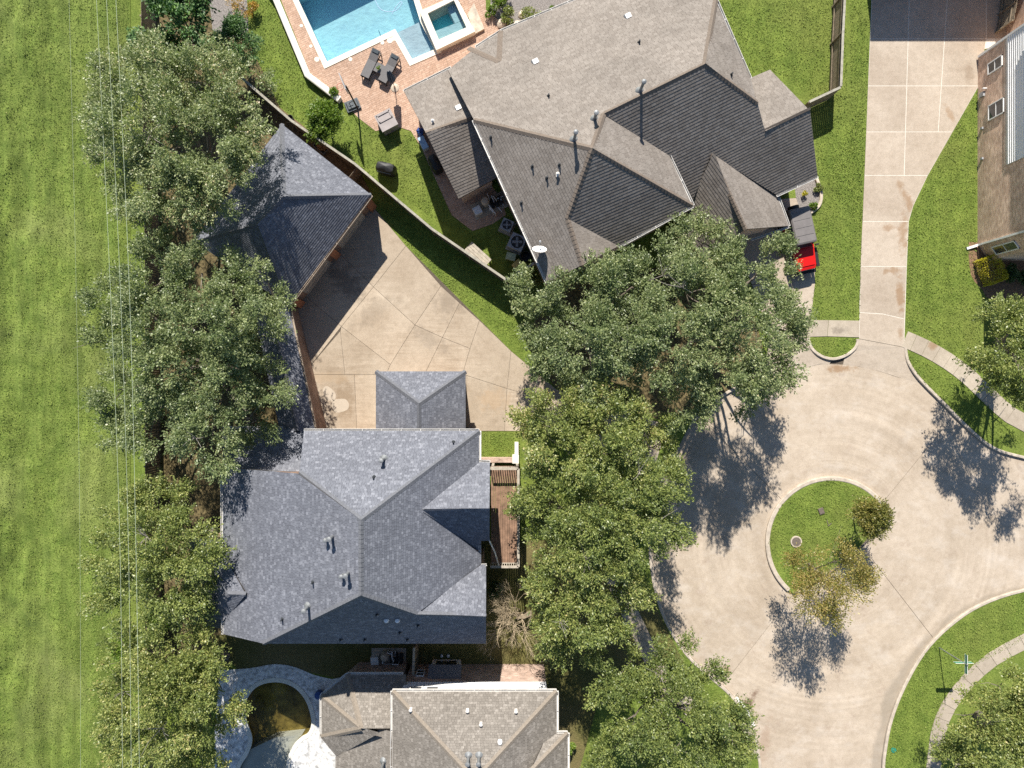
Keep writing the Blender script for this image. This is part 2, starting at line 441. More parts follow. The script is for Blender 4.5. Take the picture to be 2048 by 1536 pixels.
M['black'] = plain('black_vinyl', (0.018, 0.018, 0.019), 0.55, 0.3, 6)
M['slate'] = plain('slate_plastic', (0.075, 0.09, 0.10), 0.5, 0.25, 8)
M['navy'] = plain('navy_canvas', (0.018, 0.055, 0.105), 0.8, 0.25, 12)
M['blue'] = plain('blue_plastic', (0.02, 0.06, 0.22), 0.5, 0.2, 5)
M['skyblue'] = plain('pale_blue_plastic', (0.30, 0.44, 0.60), 0.5, 0.12, 5)
M['red'] = plain('red_car_paint', (0.62, 0.012, 0.010), 0.25, 0.06, 2)
M['redplastic'] = plain('red_rim_paint', (0.5, 0.05, 0.03), 0.4, 0.1, 2)
M['cartop'] = plain('grey_hard_top', (0.165, 0.152, 0.148), 0.6, 0.1, 3)
M['terracotta'] = plain('terracotta', (0.34, 0.15, 0.08), 0.85, 0.2, 6)
M['green_sign'] = plain('green_sign_sheet', (0.03, 0.20, 0.13), 0.4, 0.1, 4)
M['wire'] = plain('aluminium_wire', (0.42, 0.48, 0.34), 0.5, 0.1, 3)
M['iron'] = plain('cast_iron', (0.13, 0.105, 0.085), 0.8, 0.25, 10)
M['yellow_plastic'] = plain('faded_yellow_plastic', (0.48, 0.37, 0.12), 0.6, 0.15, 4)
M['green_plastic'] = plain('pale_green_plastic', (0.34, 0.40, 0.26), 0.6, 0.2, 4)
M['firewood'] = plain('split_firewood', (0.33, 0.20, 0.10), 0.9, 0.45, 10)

def brick_mat(name, c1, c2, mortar, scale=1.0):
    m, nt, b = new_mat(name)
    uv = nd(nt, "ShaderNodeUVMap").outputs[0]
    t = nd(nt, "ShaderNodeTexBrick"); nt.links.new(uv, t.inputs["Vector"])
    t.inputs["Color1"].default_value = (*c1, 1); t.inputs["Color2"].default_value = (*c2, 1); t.inputs["Mortar"].default_value = (*mortar, 1)
    t.inputs["Scale"].default_value = scale; t.inputs["Brick Width"].default_value = 0.215; t.inputs["Row Height"].default_value = 0.075
    t.inputs["Mortar Size"].default_value = 0.007; t.inputs["Bias"].default_value = 0.0
    c = mix(nt, 1.0, t.outputs[0], ramp(nt, noise(nt, pos(nt), 1.3, 5), [(0.3, (0.78, 0.76, 0.74)), (0.7, (1.2, 1.2, 1.2))]), 'MULTIPLY')
    c = mix(nt, 1.0, c, ramp(nt, noise(nt, scaled(nt, uv, (2.2, 9, 1)), 1, 3), [(0.3, (0.75,) * 3), (0.7, (1.25,) * 3)]), 'MULTIPLY')
    nt.links.new(c, b.inputs["Base Color"]); b.inputs["Roughness"].default_value = 0.9
    bump(nt, b, math_n(nt, 'SUBTRACT', 1.0, t.outputs[1]), 0.5, 0.008)
    return m
M['brick_red'] = brick_mat('red_brown_brick', (0.20, 0.115, 0.08), (0.29, 0.18, 0.125), (0.33, 0.28, 0.23))
M['brick_tan'] = brick_mat('tan_brick', (0.56, 0.36, 0.25), (0.76, 0.55, 0.41), (0.66, 0.56, 0.47))
M['brick_pink'] = brick_mat('pink_buff_brick', (0.38, 0.25, 0.19), (0.50, 0.36, 0.29), (0.52, 0.46, 0.40))

def glass_mat():
    m, nt, b = new_mat('window_glass')
    b.inputs["Base Color"].default_value = (0.03, 0.035, 0.045, 1); b.inputs["Roughness"].default_value = 0.06
    b.inputs["Specular IOR Level"].default_value = 0.8
    nt.links.new(ramp(nt, noise(nt, pos(nt), 0.7, 2), [(0.3, (0.02, 0.024, 0.03)), (0.7, (0.06, 0.07, 0.085))]), b.inputs["Base Color"])
    return m
M['glass'] = glass_mat()

def water_mat(name, tint, gloss=0.05):
    m, nt, b = new_mat(name); nt.nodes.remove(b)
    tr = nd(nt, "ShaderNodeBsdfTransparent"); tr.inputs[0].default_value = (*tint, 1)
    gl = nd(nt, "ShaderNodeBsdfGlossy"); gl.inputs["Roughness"].default_value = gloss
    fr = nd(nt, "ShaderNodeFresnel"); fr.inputs[0].default_value = 1.33
    bp = nd(nt, "ShaderNodeBump"); bp.inputs["Strength"].default_value = 0.03; bp.inputs["Distance"].default_value = 0.02
    nt.links.new(noise(nt, pos(nt), 3.0, 2), bp.inputs["Height"]); nt.links.new(bp.outputs[0], gl.inputs["Normal"]); nt.links.new(bp.outputs[0], fr.inputs["Normal"])
    ms = nd(nt, "ShaderNodeMixShader"); nt.links.new(fr.outputs[0], ms.inputs[0]); nt.links.new(tr.outputs[0], ms.inputs[1]); nt.links.new(gl.outputs[0], ms.inputs[2])
    nt.links.new(ms.outputs[0], nt.nodes["Material Output"].inputs[0])
    return m
M['water'] = water_mat('clear_pool_water', (0.93, 0.99, 1.0))
M['water_spa'] = water_mat('spa_water', (0.82, 0.97, 0.97))
M['water_murk'] = water_mat('murky_pool_water', (0.93, 0.91, 0.80))
M['plaster'] = plain('pool_plaster', (0.52, 0.88, 0.99), 0.8, 0.06, 1.5)
M['plaster_spa'] = plain('spa_plaster', (0.18, 0.88, 0.92), 0.8, 0.08, 2)
M['plaster_shelf'] = plain('shelf_plaster', (0.66, 0.80, 0.86), 0.8, 0.06, 2)
M['plaster_old'] = plain('stained_pool_plaster', (0.30, 0.24, 0.07), 0.9, 0.6, 1.2)
M['plaster_pale'] = plain('pale_pool_plaster', (0.74, 0.80, 0.88), 0.9, 0.12, 1.0)

# ------------------------------------------------------------------ surface helpers
def sheet(name, poly, z, mat, kind='structure', parent=None):
    n = len(poly); pts = ccw([Vector((p[0], p[1], z)) for p in poly])
    fs = []
    for a, b, c in tessellate_polygon([pts]):
        if (pts[b] - pts[a]).cross(pts[c] - pts[a]).z < 0: b, c = c, b
        fs.append((a, b, c))
    o = pydata(name, pts, fs, mat, parent)
    if kind and parent is None: o["kind"] = kind
    return o

def slab(poly, z0, z1, mat, parent, gap=0.012, name='slab'):
    return MB().prism(inset(poly, gap), z0, z1).build(name, mat, parent)

def ribbon(line, w0, w1, z0, z1, closed=False):
    """kerb-like ribbon: offsets w0 (left) and w1 along a plan polyline, prism from z0 to z1 with rounded top edge"""
    pts = [Vector((p[0], p[1])) for p in line]; n = len(pts); mb = MB(); L = []
    for i in range(n):
        a = pts[i - 1] if (i > 0 or closed) else pts[i]
        b = pts[(i + 1) % n] if (i < n - 1 or closed) else pts[i]
        d = (b - a).normalized(); nn = Vector((-d.y, d.x)); L.append((pts[i], nn))
    prof = [(w0, z0), (w0, z1 - 0.03), (w0 + (w1 - w0) * 0.16, z1), (w1 - (w1 - w0) * 0.16, z1), (w1, z1 - 0.03), (w1, z0)]
    vs = []
    for p, nn in L:
        for w, z in prof: q = p + nn * w; vs.append((q.x, q.y, z))
    k = len(prof); fs = []
    for i in range(n if closed else n - 1):
        j = (i + 1) % n
        for m in range(k - 1): fs.append((i * k + m, j * k + m, j * k + m + 1, i * k + m + 1))
    if not closed:
        fs.append(tuple(range(k))); fs.append(tuple((n - 1) * k + m for m in range(k - 1, -1, -1)))
    mb.add(vs, fs)
    return mb

def clip_tri(poly, tri):
    out = poly
    for i in range(3):
        a, b = tri[i], tri[(i + 1) % 3]; ex, ey = b[0] - a[0], b[1] - a[1]; inp, out = out, []
        if not inp: break
        prev = inp[-1]; dp = ex * (prev[1] - a[1]) - ey * (prev[0] - a[0])
        for q in inp:
            dq = ex * (q[1] - a[1]) - ey * (q[0] - a[0])
            if dq >= 0:
                if dp < 0:
                    t = dp / (dp - dq); out.append((prev[0] + (q[0] - prev[0]) * t, prev[1] + (q[1] - prev[1]) * t))
                out.append(q)
            elif dp >= 0:
                t = dp / (dp - dq); out.append((prev[0] + (q[0] - prev[0]) * t, prev[1] + (q[1] - prev[1]) * t))
            prev, dp = q, dq
    return out

def tiles(poly3, u, v, nrm, org, w, h, gap, lift_lo, lift_hi, verts, faces, rnd, rng, side=True, jitter=0.0):
    """tile a planar polygon with courses along u, stacked along v (v points down-slope)"""
    P2 = [((p - org).dot(u), (p - org).dot(v)) for p in poly3]
    pl = [Vector((a, b, 0)) for a, b in P2]
    tris = []
    for a, b, c in tessellate_polygon([pl]):
        A, B, C = P2[a], P2[b], P2[c]
        cr = (B[0] - A[0]) * (C[1] - A[1]) - (B[1] - A[1]) * (C[0] - A[0])
        if abs(cr) < 1e-7: continue
        tris.append((A, B, C) if cr > 0 else (A, C, B))
    tb = [(min(p[0] for p in t), max(p[0] for p in t), min(p[1] for p in t), max(p[1] for p in t)) for t in tris]
    u0 = min(p[0] for p in P2); u1 = max(p[0] for p in P2); v0 = min(p[1] for p in P2); v1 = max(p[1] for p in P2)
    nr = int((v1 - v0) / h) + 1
    for r in range(nr):
        vb = v1 - r * h; vt = vb - h
        x = u0 - rng.random() * w
        while x < u1:
            ww = w * (1 + jitter * (rng.random() - 0.5)); xa, xb = x, x + ww; x = xb
            ya, yb = vt + gap / 2, vb - gap / 2
            rv = rng.random(); lj = rng.random() * 0.003
            rect = [(xa + gap / 2, ya), (xb - gap / 2, ya), (xb - gap / 2, yb), (xa + gap / 2, yb)]
            for t, bb in zip(tris, tb):
                if xb < bb[0] or xa > bb[1] or yb < bb[2] or ya > bb[3]: continue
                q = clip_tri(rect, t)
                if len(q) < 3: continue
                base = len(verts); n = len(q)
                low = []
                for a, b in q:
                    k = (b - ya) / (yb - ya)
                    verts.append(org + u * a + v * b + nrm * (lift_lo + (lift_hi - lift_lo) * k + lj))
                faces.append(tuple(base + i for i in range(n))); rnd.append(rv)
                if side:
                    for i in range(n):
                        j = (i + 1) % n
                        if abs(q[i][1] - yb) < 1e-5 and abs(q[j][1] - yb) < 1e-5:
                            b2 = len(verts)
                            verts.append(org + u * q[i][0] + v * q[i][1] - nrm * 0.004)
                            verts.append(org + u * q[j][0] + v * q[j][1] - nrm * 0.004)
                            faces.append((base + j, base + i, b2, b2 + 1)); rnd.append(rv)
                            break

def tiles_object(name, verts, faces, rnd, mat, parent):
    inv = parent_world(parent).inverted() if parent else Matrix.Identity(4)
    o = pydata(name, [inv @ v for v in verts], faces, mat, parent)
    # make every face look outward
    at = o.data.attributes.new("rnd", 'FLOAT', 'FACE'); at.data.foreach_set("value", rnd)
    return o

# ------------------------------------------------------------------ roofs
class Roof:
    def __init__(s, V, planes, lock=()):
        s.V = {k: (P(*v) if not isinstance(v, Vector) else v.copy()) for k, v in V.items()}; s.planes = planes; s.pl = {}; done = set(); locked = {}
        for nme, three in lock:                     # exact plane through three corners; its other corners are moved onto it
            a, b, c = [s.V[k] for k in three]; n = (b - a).cross(c - a).normalized(); done |= set(three); n = n if n.z > 0 else -n
            locked[nme] = (a.copy(), n)
            for k in planes[nme]:
                if k not in done:
                    o = Vector((0, 0, CAM_H)); d = s.V[k] - o; s.V[k] = o + d * ((a - o).dot(n) / d.dot(n)); done.add(k)
        for nme, ids in planes.items():
            pts = [s.V[i] for i in ids]; n = Vector((0, 0, 0))
            for i in range(len(pts)):
                a, b = pts[i], pts[(i + 1) % len(pts)]
                n += Vector(((a.y - b.y) * (a.z + b.z), (a.z - b.z) * (a.x + b.x), (a.x - b.x) * (a.y + b.y)))
            n.normalize()
            if n.z < 0: n = -n
            c = sum(pts, Vector()) / len(pts)
            if nme in locked:
                q, n = locked[nme]; c.z = q.z - ((c.x - q.x) * n.x + (c.y - q.y) * n.y) / n.z
            s.pl[nme] = (c, n)
    def on(s, nme, x, y):
        """point of a plane seen at an image position"""
        c, n = s.pl[nme]; o = Vector((0, 0, CAM_H)); d = P(x, y, 0) - o
        return o + d * ((c - o).dot(n) / d.dot(n))
    def build(s, house, mat, capmat, w, h, seed, thick=0.16, caps=True, trim='gutter', skip_caps=()):
        rng = random.Random(seed); inv = parent_world(house).inverted()
        vs, fs = [], []
        edges = {}
        for nme, ids in s.planes.items():
            c, n = s.pl[nme]
            pts = [s.V[i].copy() for i in ids]
            for q in pts: q.z = c.z - ((q.x - c.x) * n.x + (q.y - c.y) * n.y) / n.z
            b = len(vs); k = len(pts)
            top = [q - Vector((0, 0, 0.03)) for q in pts]
            vs += top
            for t in tessellate_polygon([[Vector((q.x, q.y, 0)) for q in top]]): fs.append(tuple(b + i for i in t))
            for i in range(k): edges.setdefault(frozenset((ids[i], ids[(i + 1) % k])), []).append(nme)
        for e, pls in edges.items():
            if len(pls) == 1:
                a, b_ = [s.V[i] for i in e]; k = len(vs)
                vs += [a - Vector((0, 0, 0.02)), b_ - Vector((0, 0, 0.02)), b_ - Vector((0, 0, thick + 0.02)), a - Vector((0, 0, thick + 0.02))]
                fs.append((k, k + 1, k + 2, k + 3))
        roof = pydata('roof', [inv @ v for v in vs], fs, M['underlay'], house)
        verts, faces, rnd = [], [], []
        for nme, ids in s.planes.items():
            c, n = s.pl[nme]
            pts = [s.V[i].copy() for i in ids]
            for q in pts: q.z = c.z - ((q.x - c.x) * n.x + (q.y - c.y) * n.y) / n.z
            down = Vector((n.x, n.y, 0)); down = (down - n * down.dot(n)).normalized() if down.length > 1e-4 else Vector((0, -1, 0))
            if down.z > 0: down = -down
            u = down.cross(n).normalized()
            tiles(pts, u, down, n, c, w, h, 0.008, 0.002, 0.0165, verts, faces, rnd, rng, True, 0.5)
        tiles_object('shingles', verts, faces, rnd, mat, roof)["kind"] = 'stuff'
        if caps:
            for e, pls in edges.items():
                if len(pls) != 2 or e in skip_caps: continue
                a, b = [s.V[i] for i in e]
                (c1, n1), (c2, n2) = s.pl[pls[0]], s.pl[pls[1]]
                if (c2 - c1).dot(n1) > -0.02: continue
                s.cap(a, b, n1, n2, c1, c2, roof, capmat)
        s.roof = roof
        return roof
    def cap(s, a, b, n1, n2, c1, c2, roof, mat, wid=0.17):
        if a.z > b.z: a, b = b, a
        d = (b - a); L = d.length; d.normalize()
        def side(n, c):
            t = n.cross(d).normalized()
            return t if t.dot(c - a) > 0 else -t
        t1, t2 = side(n1, c1), side(n2, c2); up = (n1 + n2).normalized()
        mb = MB(); k = max(1, int(L / 0.24)); st = L / k
        for i in range(k):
            p, q = a + d * (i * st - 0.02), a + d * ((i + 1) * st)
            lo, hi = 0.045, 0.022
            j = random.uniform(-0.006, 0.006)
            A = [p + t1 * (wid + j) + up * (lo - 0.012), p + up * (lo + 0.012), p + t2 * (wid + j) + up * (lo - 0.012)]
            B = [q + t1 * wid + up * (hi - 0.012), q + up * (hi + 0.012), q + t2 * wid + up * (hi - 0.012)]
            C = [A[0] - up * 0.04, A[2] - up * 0.04]
            mb.add(A + B + C, [(0, 1, 4, 3), (1, 2, 5, 4), (0, 6, 7, 2, 1), (3, 6, 0), (2, 7, 5)])
        mb.build('ridge_cap', mat, roof)

def walls(house, pts3, mat, inset_d=0.38, z0=0.0, top_drop=0.10, name='wall'):
    """wall block under a roof edge loop: plan loop inset under the eaves, tops follow the edge"""
    loop = [Vector((p.x, p.y)) for p in pts3]
    area = sum(loop[i].x * loop[(i + 1) % len(loop)].y - loop[(i + 1) % len(loop)].x * loop[i].y for i in range(len(loop)))
    zs = [p.z for p in pts3]
    if area < 0: loop = loop[::-1]; zs = zs[::-1]
    ins = inset(loop, inset_d); n = len(ins); vs, fs, uvs = [], [], []
    inv = parent_world(house).inverted(); run = 0.0
    for i in range(n):
        j = (i + 1) % n; a, b = ins[i], ins[j]; L = (b - a).length; k = len(vs)
        za, zb = zs[i] - top_drop, zs[j] - top_drop
        vs += [inv @ Vector((a.x, a.y, z0)), inv @ Vector((b.x, b.y, z0)), inv @ Vector((b.x, b.y, zb)), inv @ Vector((a.x, a.y, za))]
        fs.append((k, k + 1, k + 2, k + 3)); uvs += [(run, z0), (run + L, z0), (run + L, zb), (run, za)]; run += L
    o = pydata(name, vs, fs, mat, house)
    uvl = o.data.uv_layers.new(name='UVMap')
    for i, q in enumerate(uvs): uvl.data[i].uv = q
    return o

def uv_wall(house, a, b, z0, z1, mat, thick=0.2, name='wall'):
    """straight free wall from a to b (plan), with brick UVs on every face"""
    a = Vector((a[0], a[1])); b = Vector((b[0], b[1])); d = (b - a).normalized(); n = Vector((-d.y, d.x)) * thick / 2
    c = [a - n, b - n, b + n, a + n]; vs = [(q.x, q.y, z0) for q in c] + [(q.x, q.y, z1) for q in c]
    fs = [(0, 1, 5, 4), (1, 2, 6, 5), (2, 3, 7, 6), (3, 0, 4, 7), (4, 5, 6, 7)]
    inv = parent_world(house).inverted() if house else Matrix.Identity(4)
    o = pydata(name, [inv @ Vector(v) for v in vs], fs, mat, house)
    uvl = o.data.uv_layers.new(name='UVMap'); L = (b - a).length
    q = [(0, z0), (L, z0), (L, z1), (0, z1)]
    q2 = [(0, z0), (thick, z0), (thick, z1), (0, z1)]
    top = [(0, 0), (L, 0), (L, thick), (0, thick)]
    for i, t in enumerate(q + q2 + q + q2 + top): uvl.data[i].uv = t
    return o

def gutter(house, pts, mat, out=0.06, w=0.12):
    """box gutter run along eave points, with hanger straps"""
    mb = MB()
    for a, b in zip(pts[:-1], pts[1:]):
        d = (b - a).normalized(); n = Vector((d.y, -d.x, 0)).normalized()
        for off, z, ww, hh in ((0.01, -0.06, 0.02, 0.12), (w, -0.05, 0.02, 0.12), (w / 2, -0.115, w, 0.015)):
            mb.bar(a + n * off + Vector((0, 0, z)), b + n * off + Vector((0, 0, z)), ww, hh)
        L = (b - a).length; k = max(1, int(L / 1.1))
        for i in range(k + 1):
            p = a + (b - a) * (i / k); mb.bar(p + Vector((0, 0, 0.0)), p + n * w, 0.03, 0.012)
    return mb.build('gutter', mat, house)

def orient(pts, inside):
    """order a gutter run so that its outside lies to the right"""
    d = pts[1] - pts[0]; n = Vector((d.y, -d.x, 0))
    return pts if n.dot(pts[0] - inside) > 0 else pts[::-1]

def vent(roof, p, kind):
    mb = MB(); m = M['metal']
    if kind == 'stub':
        mb.tube([p - Vector((0, 0, .1)), p + Vector((0, 0, .30))], [0.05, 0.045], 8).lathe(p, [(0.11, -0.02), (0.09, 0.03), (0.06, 0.08)], 10); m = M['lead']
    elif kind == 'flue':
        mb.tube([p - Vector((0, 0, .15)), p + Vector((0, 0, .85))], 0.085, 10)
        mb.lathe(p + Vector((0, 0, .8)), [(0.07, 0), (0.13, 0.03), (0.13, 0.14), (0.04, 0.18)], 14)
        mb.lathe(p, [(0.24, -0.03), (0.13, 0.10), (0.09, 0.16)], 12)
    elif kind == 'twin':
        mb.tube([p - Vector((0, 0, .15)), p + Vector((0, 0, .65))], 0.085, 10)
        mb.lathe(p + Vector((0, 0, .6)), [(0.08, 0), (0.13, 0.03), (0.13, 0.14), (0.04, 0.18)], 14)
        q = p + Vector((-0.32, -0.15, -0.1)); mb.tube([q - Vector((0, 0, .15)), q + Vector((0, 0, .35))], 0.08, 10)
        mb.lathe(q + Vector((0, 0, .3)), [(0.07, 0), (0.12, 0.03), (0.12, 0.12), (0.04, 0.16)], 14)
    elif kind == 'tall':
        mb.tube([p - Vector((0, 0, .15)), p + Vector((0, 0, 1.15))], 0.08, 10)
        mb.lathe(p + Vector((0, 0, 1.1)), [(0.07, 0), (0.13, 0.03), (0.13, 0.14), (0.04, 0.2)], 14)
        mb.lathe(p, [(0.26, -0.03), (0.14, 0.12), (0.08, 0.18)], 12)
    elif kind == 'box':
        mb.box(p - Vector((0, 0, .05)), (0.42, 0.36, 0.2), 0.45, 0.8); m = M['white_paint']
    elif kind == 'dome':
        mb.lathe(p, [(0.15, -0.06), (0.14, 0.10), (0.10, 0.18), (0.02, 0.21)], 14); m = M['white_plastic']
    elif kind == 'cap':
        mb.box(p - Vector((0, 0, .03)), (0.16, 0.2, 0.05), 0).tube([p, p + Vector((0, 0, .22))], 0.06, 8).lathe(p + Vector((0, 0, .2)), [(0.06, 0), (0.11, 0.03), (0.02, 0.12)], 10); m = M['gutter']
    return mb.build('roof_vent', m, roof)

def flat_window(house, centre, u, up, w, h, mull=1, out=None, depth=0.05):
    """framed window standing proud of a wall: u along the wall, up vertical, out = outward normal"""
    centre = Vector(centre); u = Vector(u).normalized(); up = Vector(up).normalized(); out = Vector(out).normalized()
    f = MB(); t = 0.07
    def bx(c, wu, wv, dd):
        vs = []
        for d in (-dd / 2, dd / 2):
            for a, b in ((-1, -1), (1, -1), (1, 1), (-1, 1)): vs.append(c + u * a * wu / 2 + up * b * wv / 2 + out * d)
        return vs, [(3, 2, 1, 0), (4, 5, 6, 7), (0, 1, 5, 4), (1, 2, 6, 5), (2, 3, 7, 6), (3, 0, 4, 7)]
    for s in (-1, 1):
        f.add(*bx(centre + u * s * (w / 2 - t / 2), t, h, depth * 2)); f.add(*bx(centre + up * s * (h / 2 - t / 2), w, t, depth * 1.9))
    for k in range(mull): f.add(*bx(centre + up * (-h / 2 + h * (k + 1) / (mull + 1)), w - t, 0.05, depth * 1.6))
    win = f.build('window', M['white_paint'], house)
    g = MB(); g.add(*bx(centre + out * 0.005, w - t * 1.5, h - t * 1.5, depth * 0.6)); g.build('pane', M['glass'], win)
    return win

# ------------------------------------------------------------------ foliage
def leaf_mesh(name, c, axis, L, W, rng, mat, parent, up=0.5, rbias=0.0, rclump=None):
    """diamond leaves at points c (N,3) growing along axis (N,3)"""
    N = len(c)
    ax = axis + rng.normal(0, 0.55, (N, 3)); ax /= np.linalg.norm(ax, axis=1)[:, None] + 1e-9
    nr = rng.normal(0, 0.6, (N, 3)); nr[:, 2] += up; nr += axis * 0.35
    sd = np.cross(ax, nr); sd /= np.linalg.norm(sd, axis=1)[:, None] + 1e-9
    sz = rng.uniform(0.55, 1.4, N); l = (L * sz)[:, None]; w = (W * sz * rng.uniform(0.85, 1.15, N))[:, None]
    v = np.empty((N, 4, 3)); v[:, 0] = c - ax * l * 0.5; v[:, 1] = c + sd * w * 0.5 - ax * l * 0.05
    v[:, 2] = c + ax * l * 0.5; v[:, 3] = c - sd * w * 0.5 - ax * l * 0.05
    me = bpy.data.meshes.new(name)
    me.vertices.add(N * 4); me.vertices.foreach_set("co", v.astype(np.float32).ravel())
    me.loops.add(N * 4); me.loops.foreach_set("vertex_index", np.arange(N * 4, dtype=np.int32))
    me.polygons.add(N); me.polygons.foreach_set("loop_start", np.arange(0, N * 4, 4, dtype=np.int32))
    me.polygons.foreach_set("loop_total", np.full(N, 4, dtype=np.int32))
    r = rng.uniform(0, 1, N) * 0.62 + (rclump if rclump is not None else rng.uniform(0, 1, N)) * 0.38 + rbias
    at = me.attributes.new("rnd", 'FLOAT', 'FACE'); at.data.foreach_set("value", np.clip(r, 0, 1).astype(np.float32))
    me.update(calc_edges=True); me.materials.append(mat)
    return link(bpy.data.objects.new(name, me), parent)

def crown_points(blobs, rng, dens, spray=0.55, sig=0.13, fill=0.25):
    """blobs: (x, y, z, r) lobes -> leaf points and growth directions, built lobe > sub-lobe > spray > leaf"""
    C, A, RC = [], [], []
    allc = np.mean([[b[0], b[1], b[2]] for b in blobs], axis=0)
    for (x, y, z, r) in blobs:
        nsub = max(5, int(r * r * 4.0))
        for _ in range(nsub):
            d = rng.normal(0, 1, 3); d[2] = abs(d[2]) * 0.75 - 0.22; d /= np.linalg.norm(d)
            rr = r * rng.uniform(0.30, 1.08) ** 0.75
            sc = np.array([x, y, z]) + d * np.array([rr, rr, rr * 0.85])
            sr = rng.uniform(0.38, 0.78)
            outw = sc - allc; outw[2] *= 0.3; outw = outw / (np.linalg.norm(outw) + 1e-6)
            nsp = int(dens * sr * sr * 30) + 2; lobe_tone = rng.uniform(0, 1)
            for _k in range(nsp):
                e = rng.normal(0, 1, 3); e[2] = e[2] * 0.8 + 0.35; e /= np.linalg.norm(e)
                dirn = e * 0.7 + d * 0.5 + outw * 0.25; dirn /= np.linalg.norm(dirn)
                base = sc + e * sr * rng.uniform(0.25, 0.9)
                n = int(rng.integers(16, 30))
                t = rng.uniform(-0.35, 0.75, n) * spray
                taper = (1.1 - np.clip(t / spray, 0, 1) * 0.75)[:, None]
                pts = base + dirn * t[:, None] + rng.normal(0, sig, (n, 3)) * taper
                C.append(pts); A.append(np.repeat(dirn[None], n, 0)); RC.append(np.full(n, 0.6 * lobe_tone + 0.4 * rng.uniform(0, 1)))
    return np.concatenate(C), np.concatenate(A), np.concatenate(RC)

def branchy(base, tips, r0, rng, fork=0.28, bend=0.35, twigs=0):
    """trunk polyline and limbs from a base to lobe centres"""
    base = Vector(base); cen = sum((Vector(t) for t in tips), Vector()) / len(tips)
    top = base.lerp(Vector((cen.x, cen.y, cen.z)), fork); top.z = max(1.4, cen.z * fork)
    mid = base.lerp(top, 0.5) + Vector((rng.uniform(-.12, .12), rng.uniform(-.12, .12), 0))
    trunk = MB().tube([base - Vector((0, 0, .1)), base + Vector((0, 0, .15)), mid, top], [r0 * 1.5, r0 * 1.15, r0, r0 * 0.9], 10)
    limbs = []
    for t in tips:
        t = Vector(t); m1 = top.lerp(t, 0.35) + Vector((rng.uniform(-bend, bend), rng.uniform(-bend, bend), bend * 0.8))
        m2 = top.lerp(t, 0.7) + Vector((rng.uniform(-bend, bend), rng.uniform(-bend, bend), bend * 0.5))
        mb = MB(); line = smooth_line([top - Vector((0, 0, .15)), m1, m2, t], 3)
        k = len(line); rads = [r0 * (0.42 * (1 - i / k) + 0.05) for i in range(k)]
        mb.tube(line, rads, 6)
        for _ in range(twigs):
            s = line[rng.integers(k // 3, k)]
            e = s + Vector((rng.normal(0, .8), rng.normal(0, .8), rng.uniform(-.2, .9)))
            mb.tube([s, s.lerp(e, .5) + Vector((rng.normal(0, .1), rng.normal(0, .1), .05)), e], [r0 * .16, r0 * .09, r0 * .03], 4)
        limbs.append(mb)
    return trunk, limbs

def tree(name, label, base_px, blobs_px, mat, seed, r0=0.22, dens=2.1, L=0.125, W=0.066, group=None, bark='bark', spray=0.62, sig=0.11, up=1.5, bias=0.0, twigs=3, cat='tree', scale=1.0):
    rng = np.random.default_rng(seed)
    if name == 'live_oak': bias += ((seed * 37) % 11 - 5) * 0.018
    b = P(*base_px); root = empty(name, b, 0, label, cat, group)
    blobs = []
    for x, y, rp, z in blobs_px:
        q = P(x, y, z); blobs.append((q.x, q.y, q.z, rp * (CAM_H - z) / FPX * scale))
    tips = [(q[0], q[1], q[2] - q[3] * 0.15) for q in blobs]
    trunk, limbs = branchy(b, tips, r0, rng, twigs=twigs)
    trunk.build('trunk', M[bark], root)
    for l in limbs: l.build('limb', M[bark], root)
    if cat == 'tree' and len(blobs) > 7 and r0 > 0.2:
        for k in rng.choice(len(blobs), 2, replace=False):      # bare dead twigs that show at the top of the crown
            x, y, z, r = blobs[k]; o0 = Vector((x + rng.normal(0, r * .4), y + rng.normal(0, r * .4), z + r * .35)); mb = MB()
            for _ in range(9):
                e = o0 + Vector((rng.normal(0, .45), rng.normal(0, .45), rng.uniform(.25, .75))); mb.tube([o0, o0.lerp(e, .5) + Vector((rng.normal(0, .06), rng.normal(0, .06), .04)), e], [.022, .014, .006], 4, False)
            mb.build('dead_twig', M['grey_twig'], root)
    C, A, RC = crown_points(blobs, rng, dens, spray, sig)
    C = C - np.array(b)
    leaf_mesh('crown', C, A, L, W, rng, mat, root, up, bias, RC)
    return root

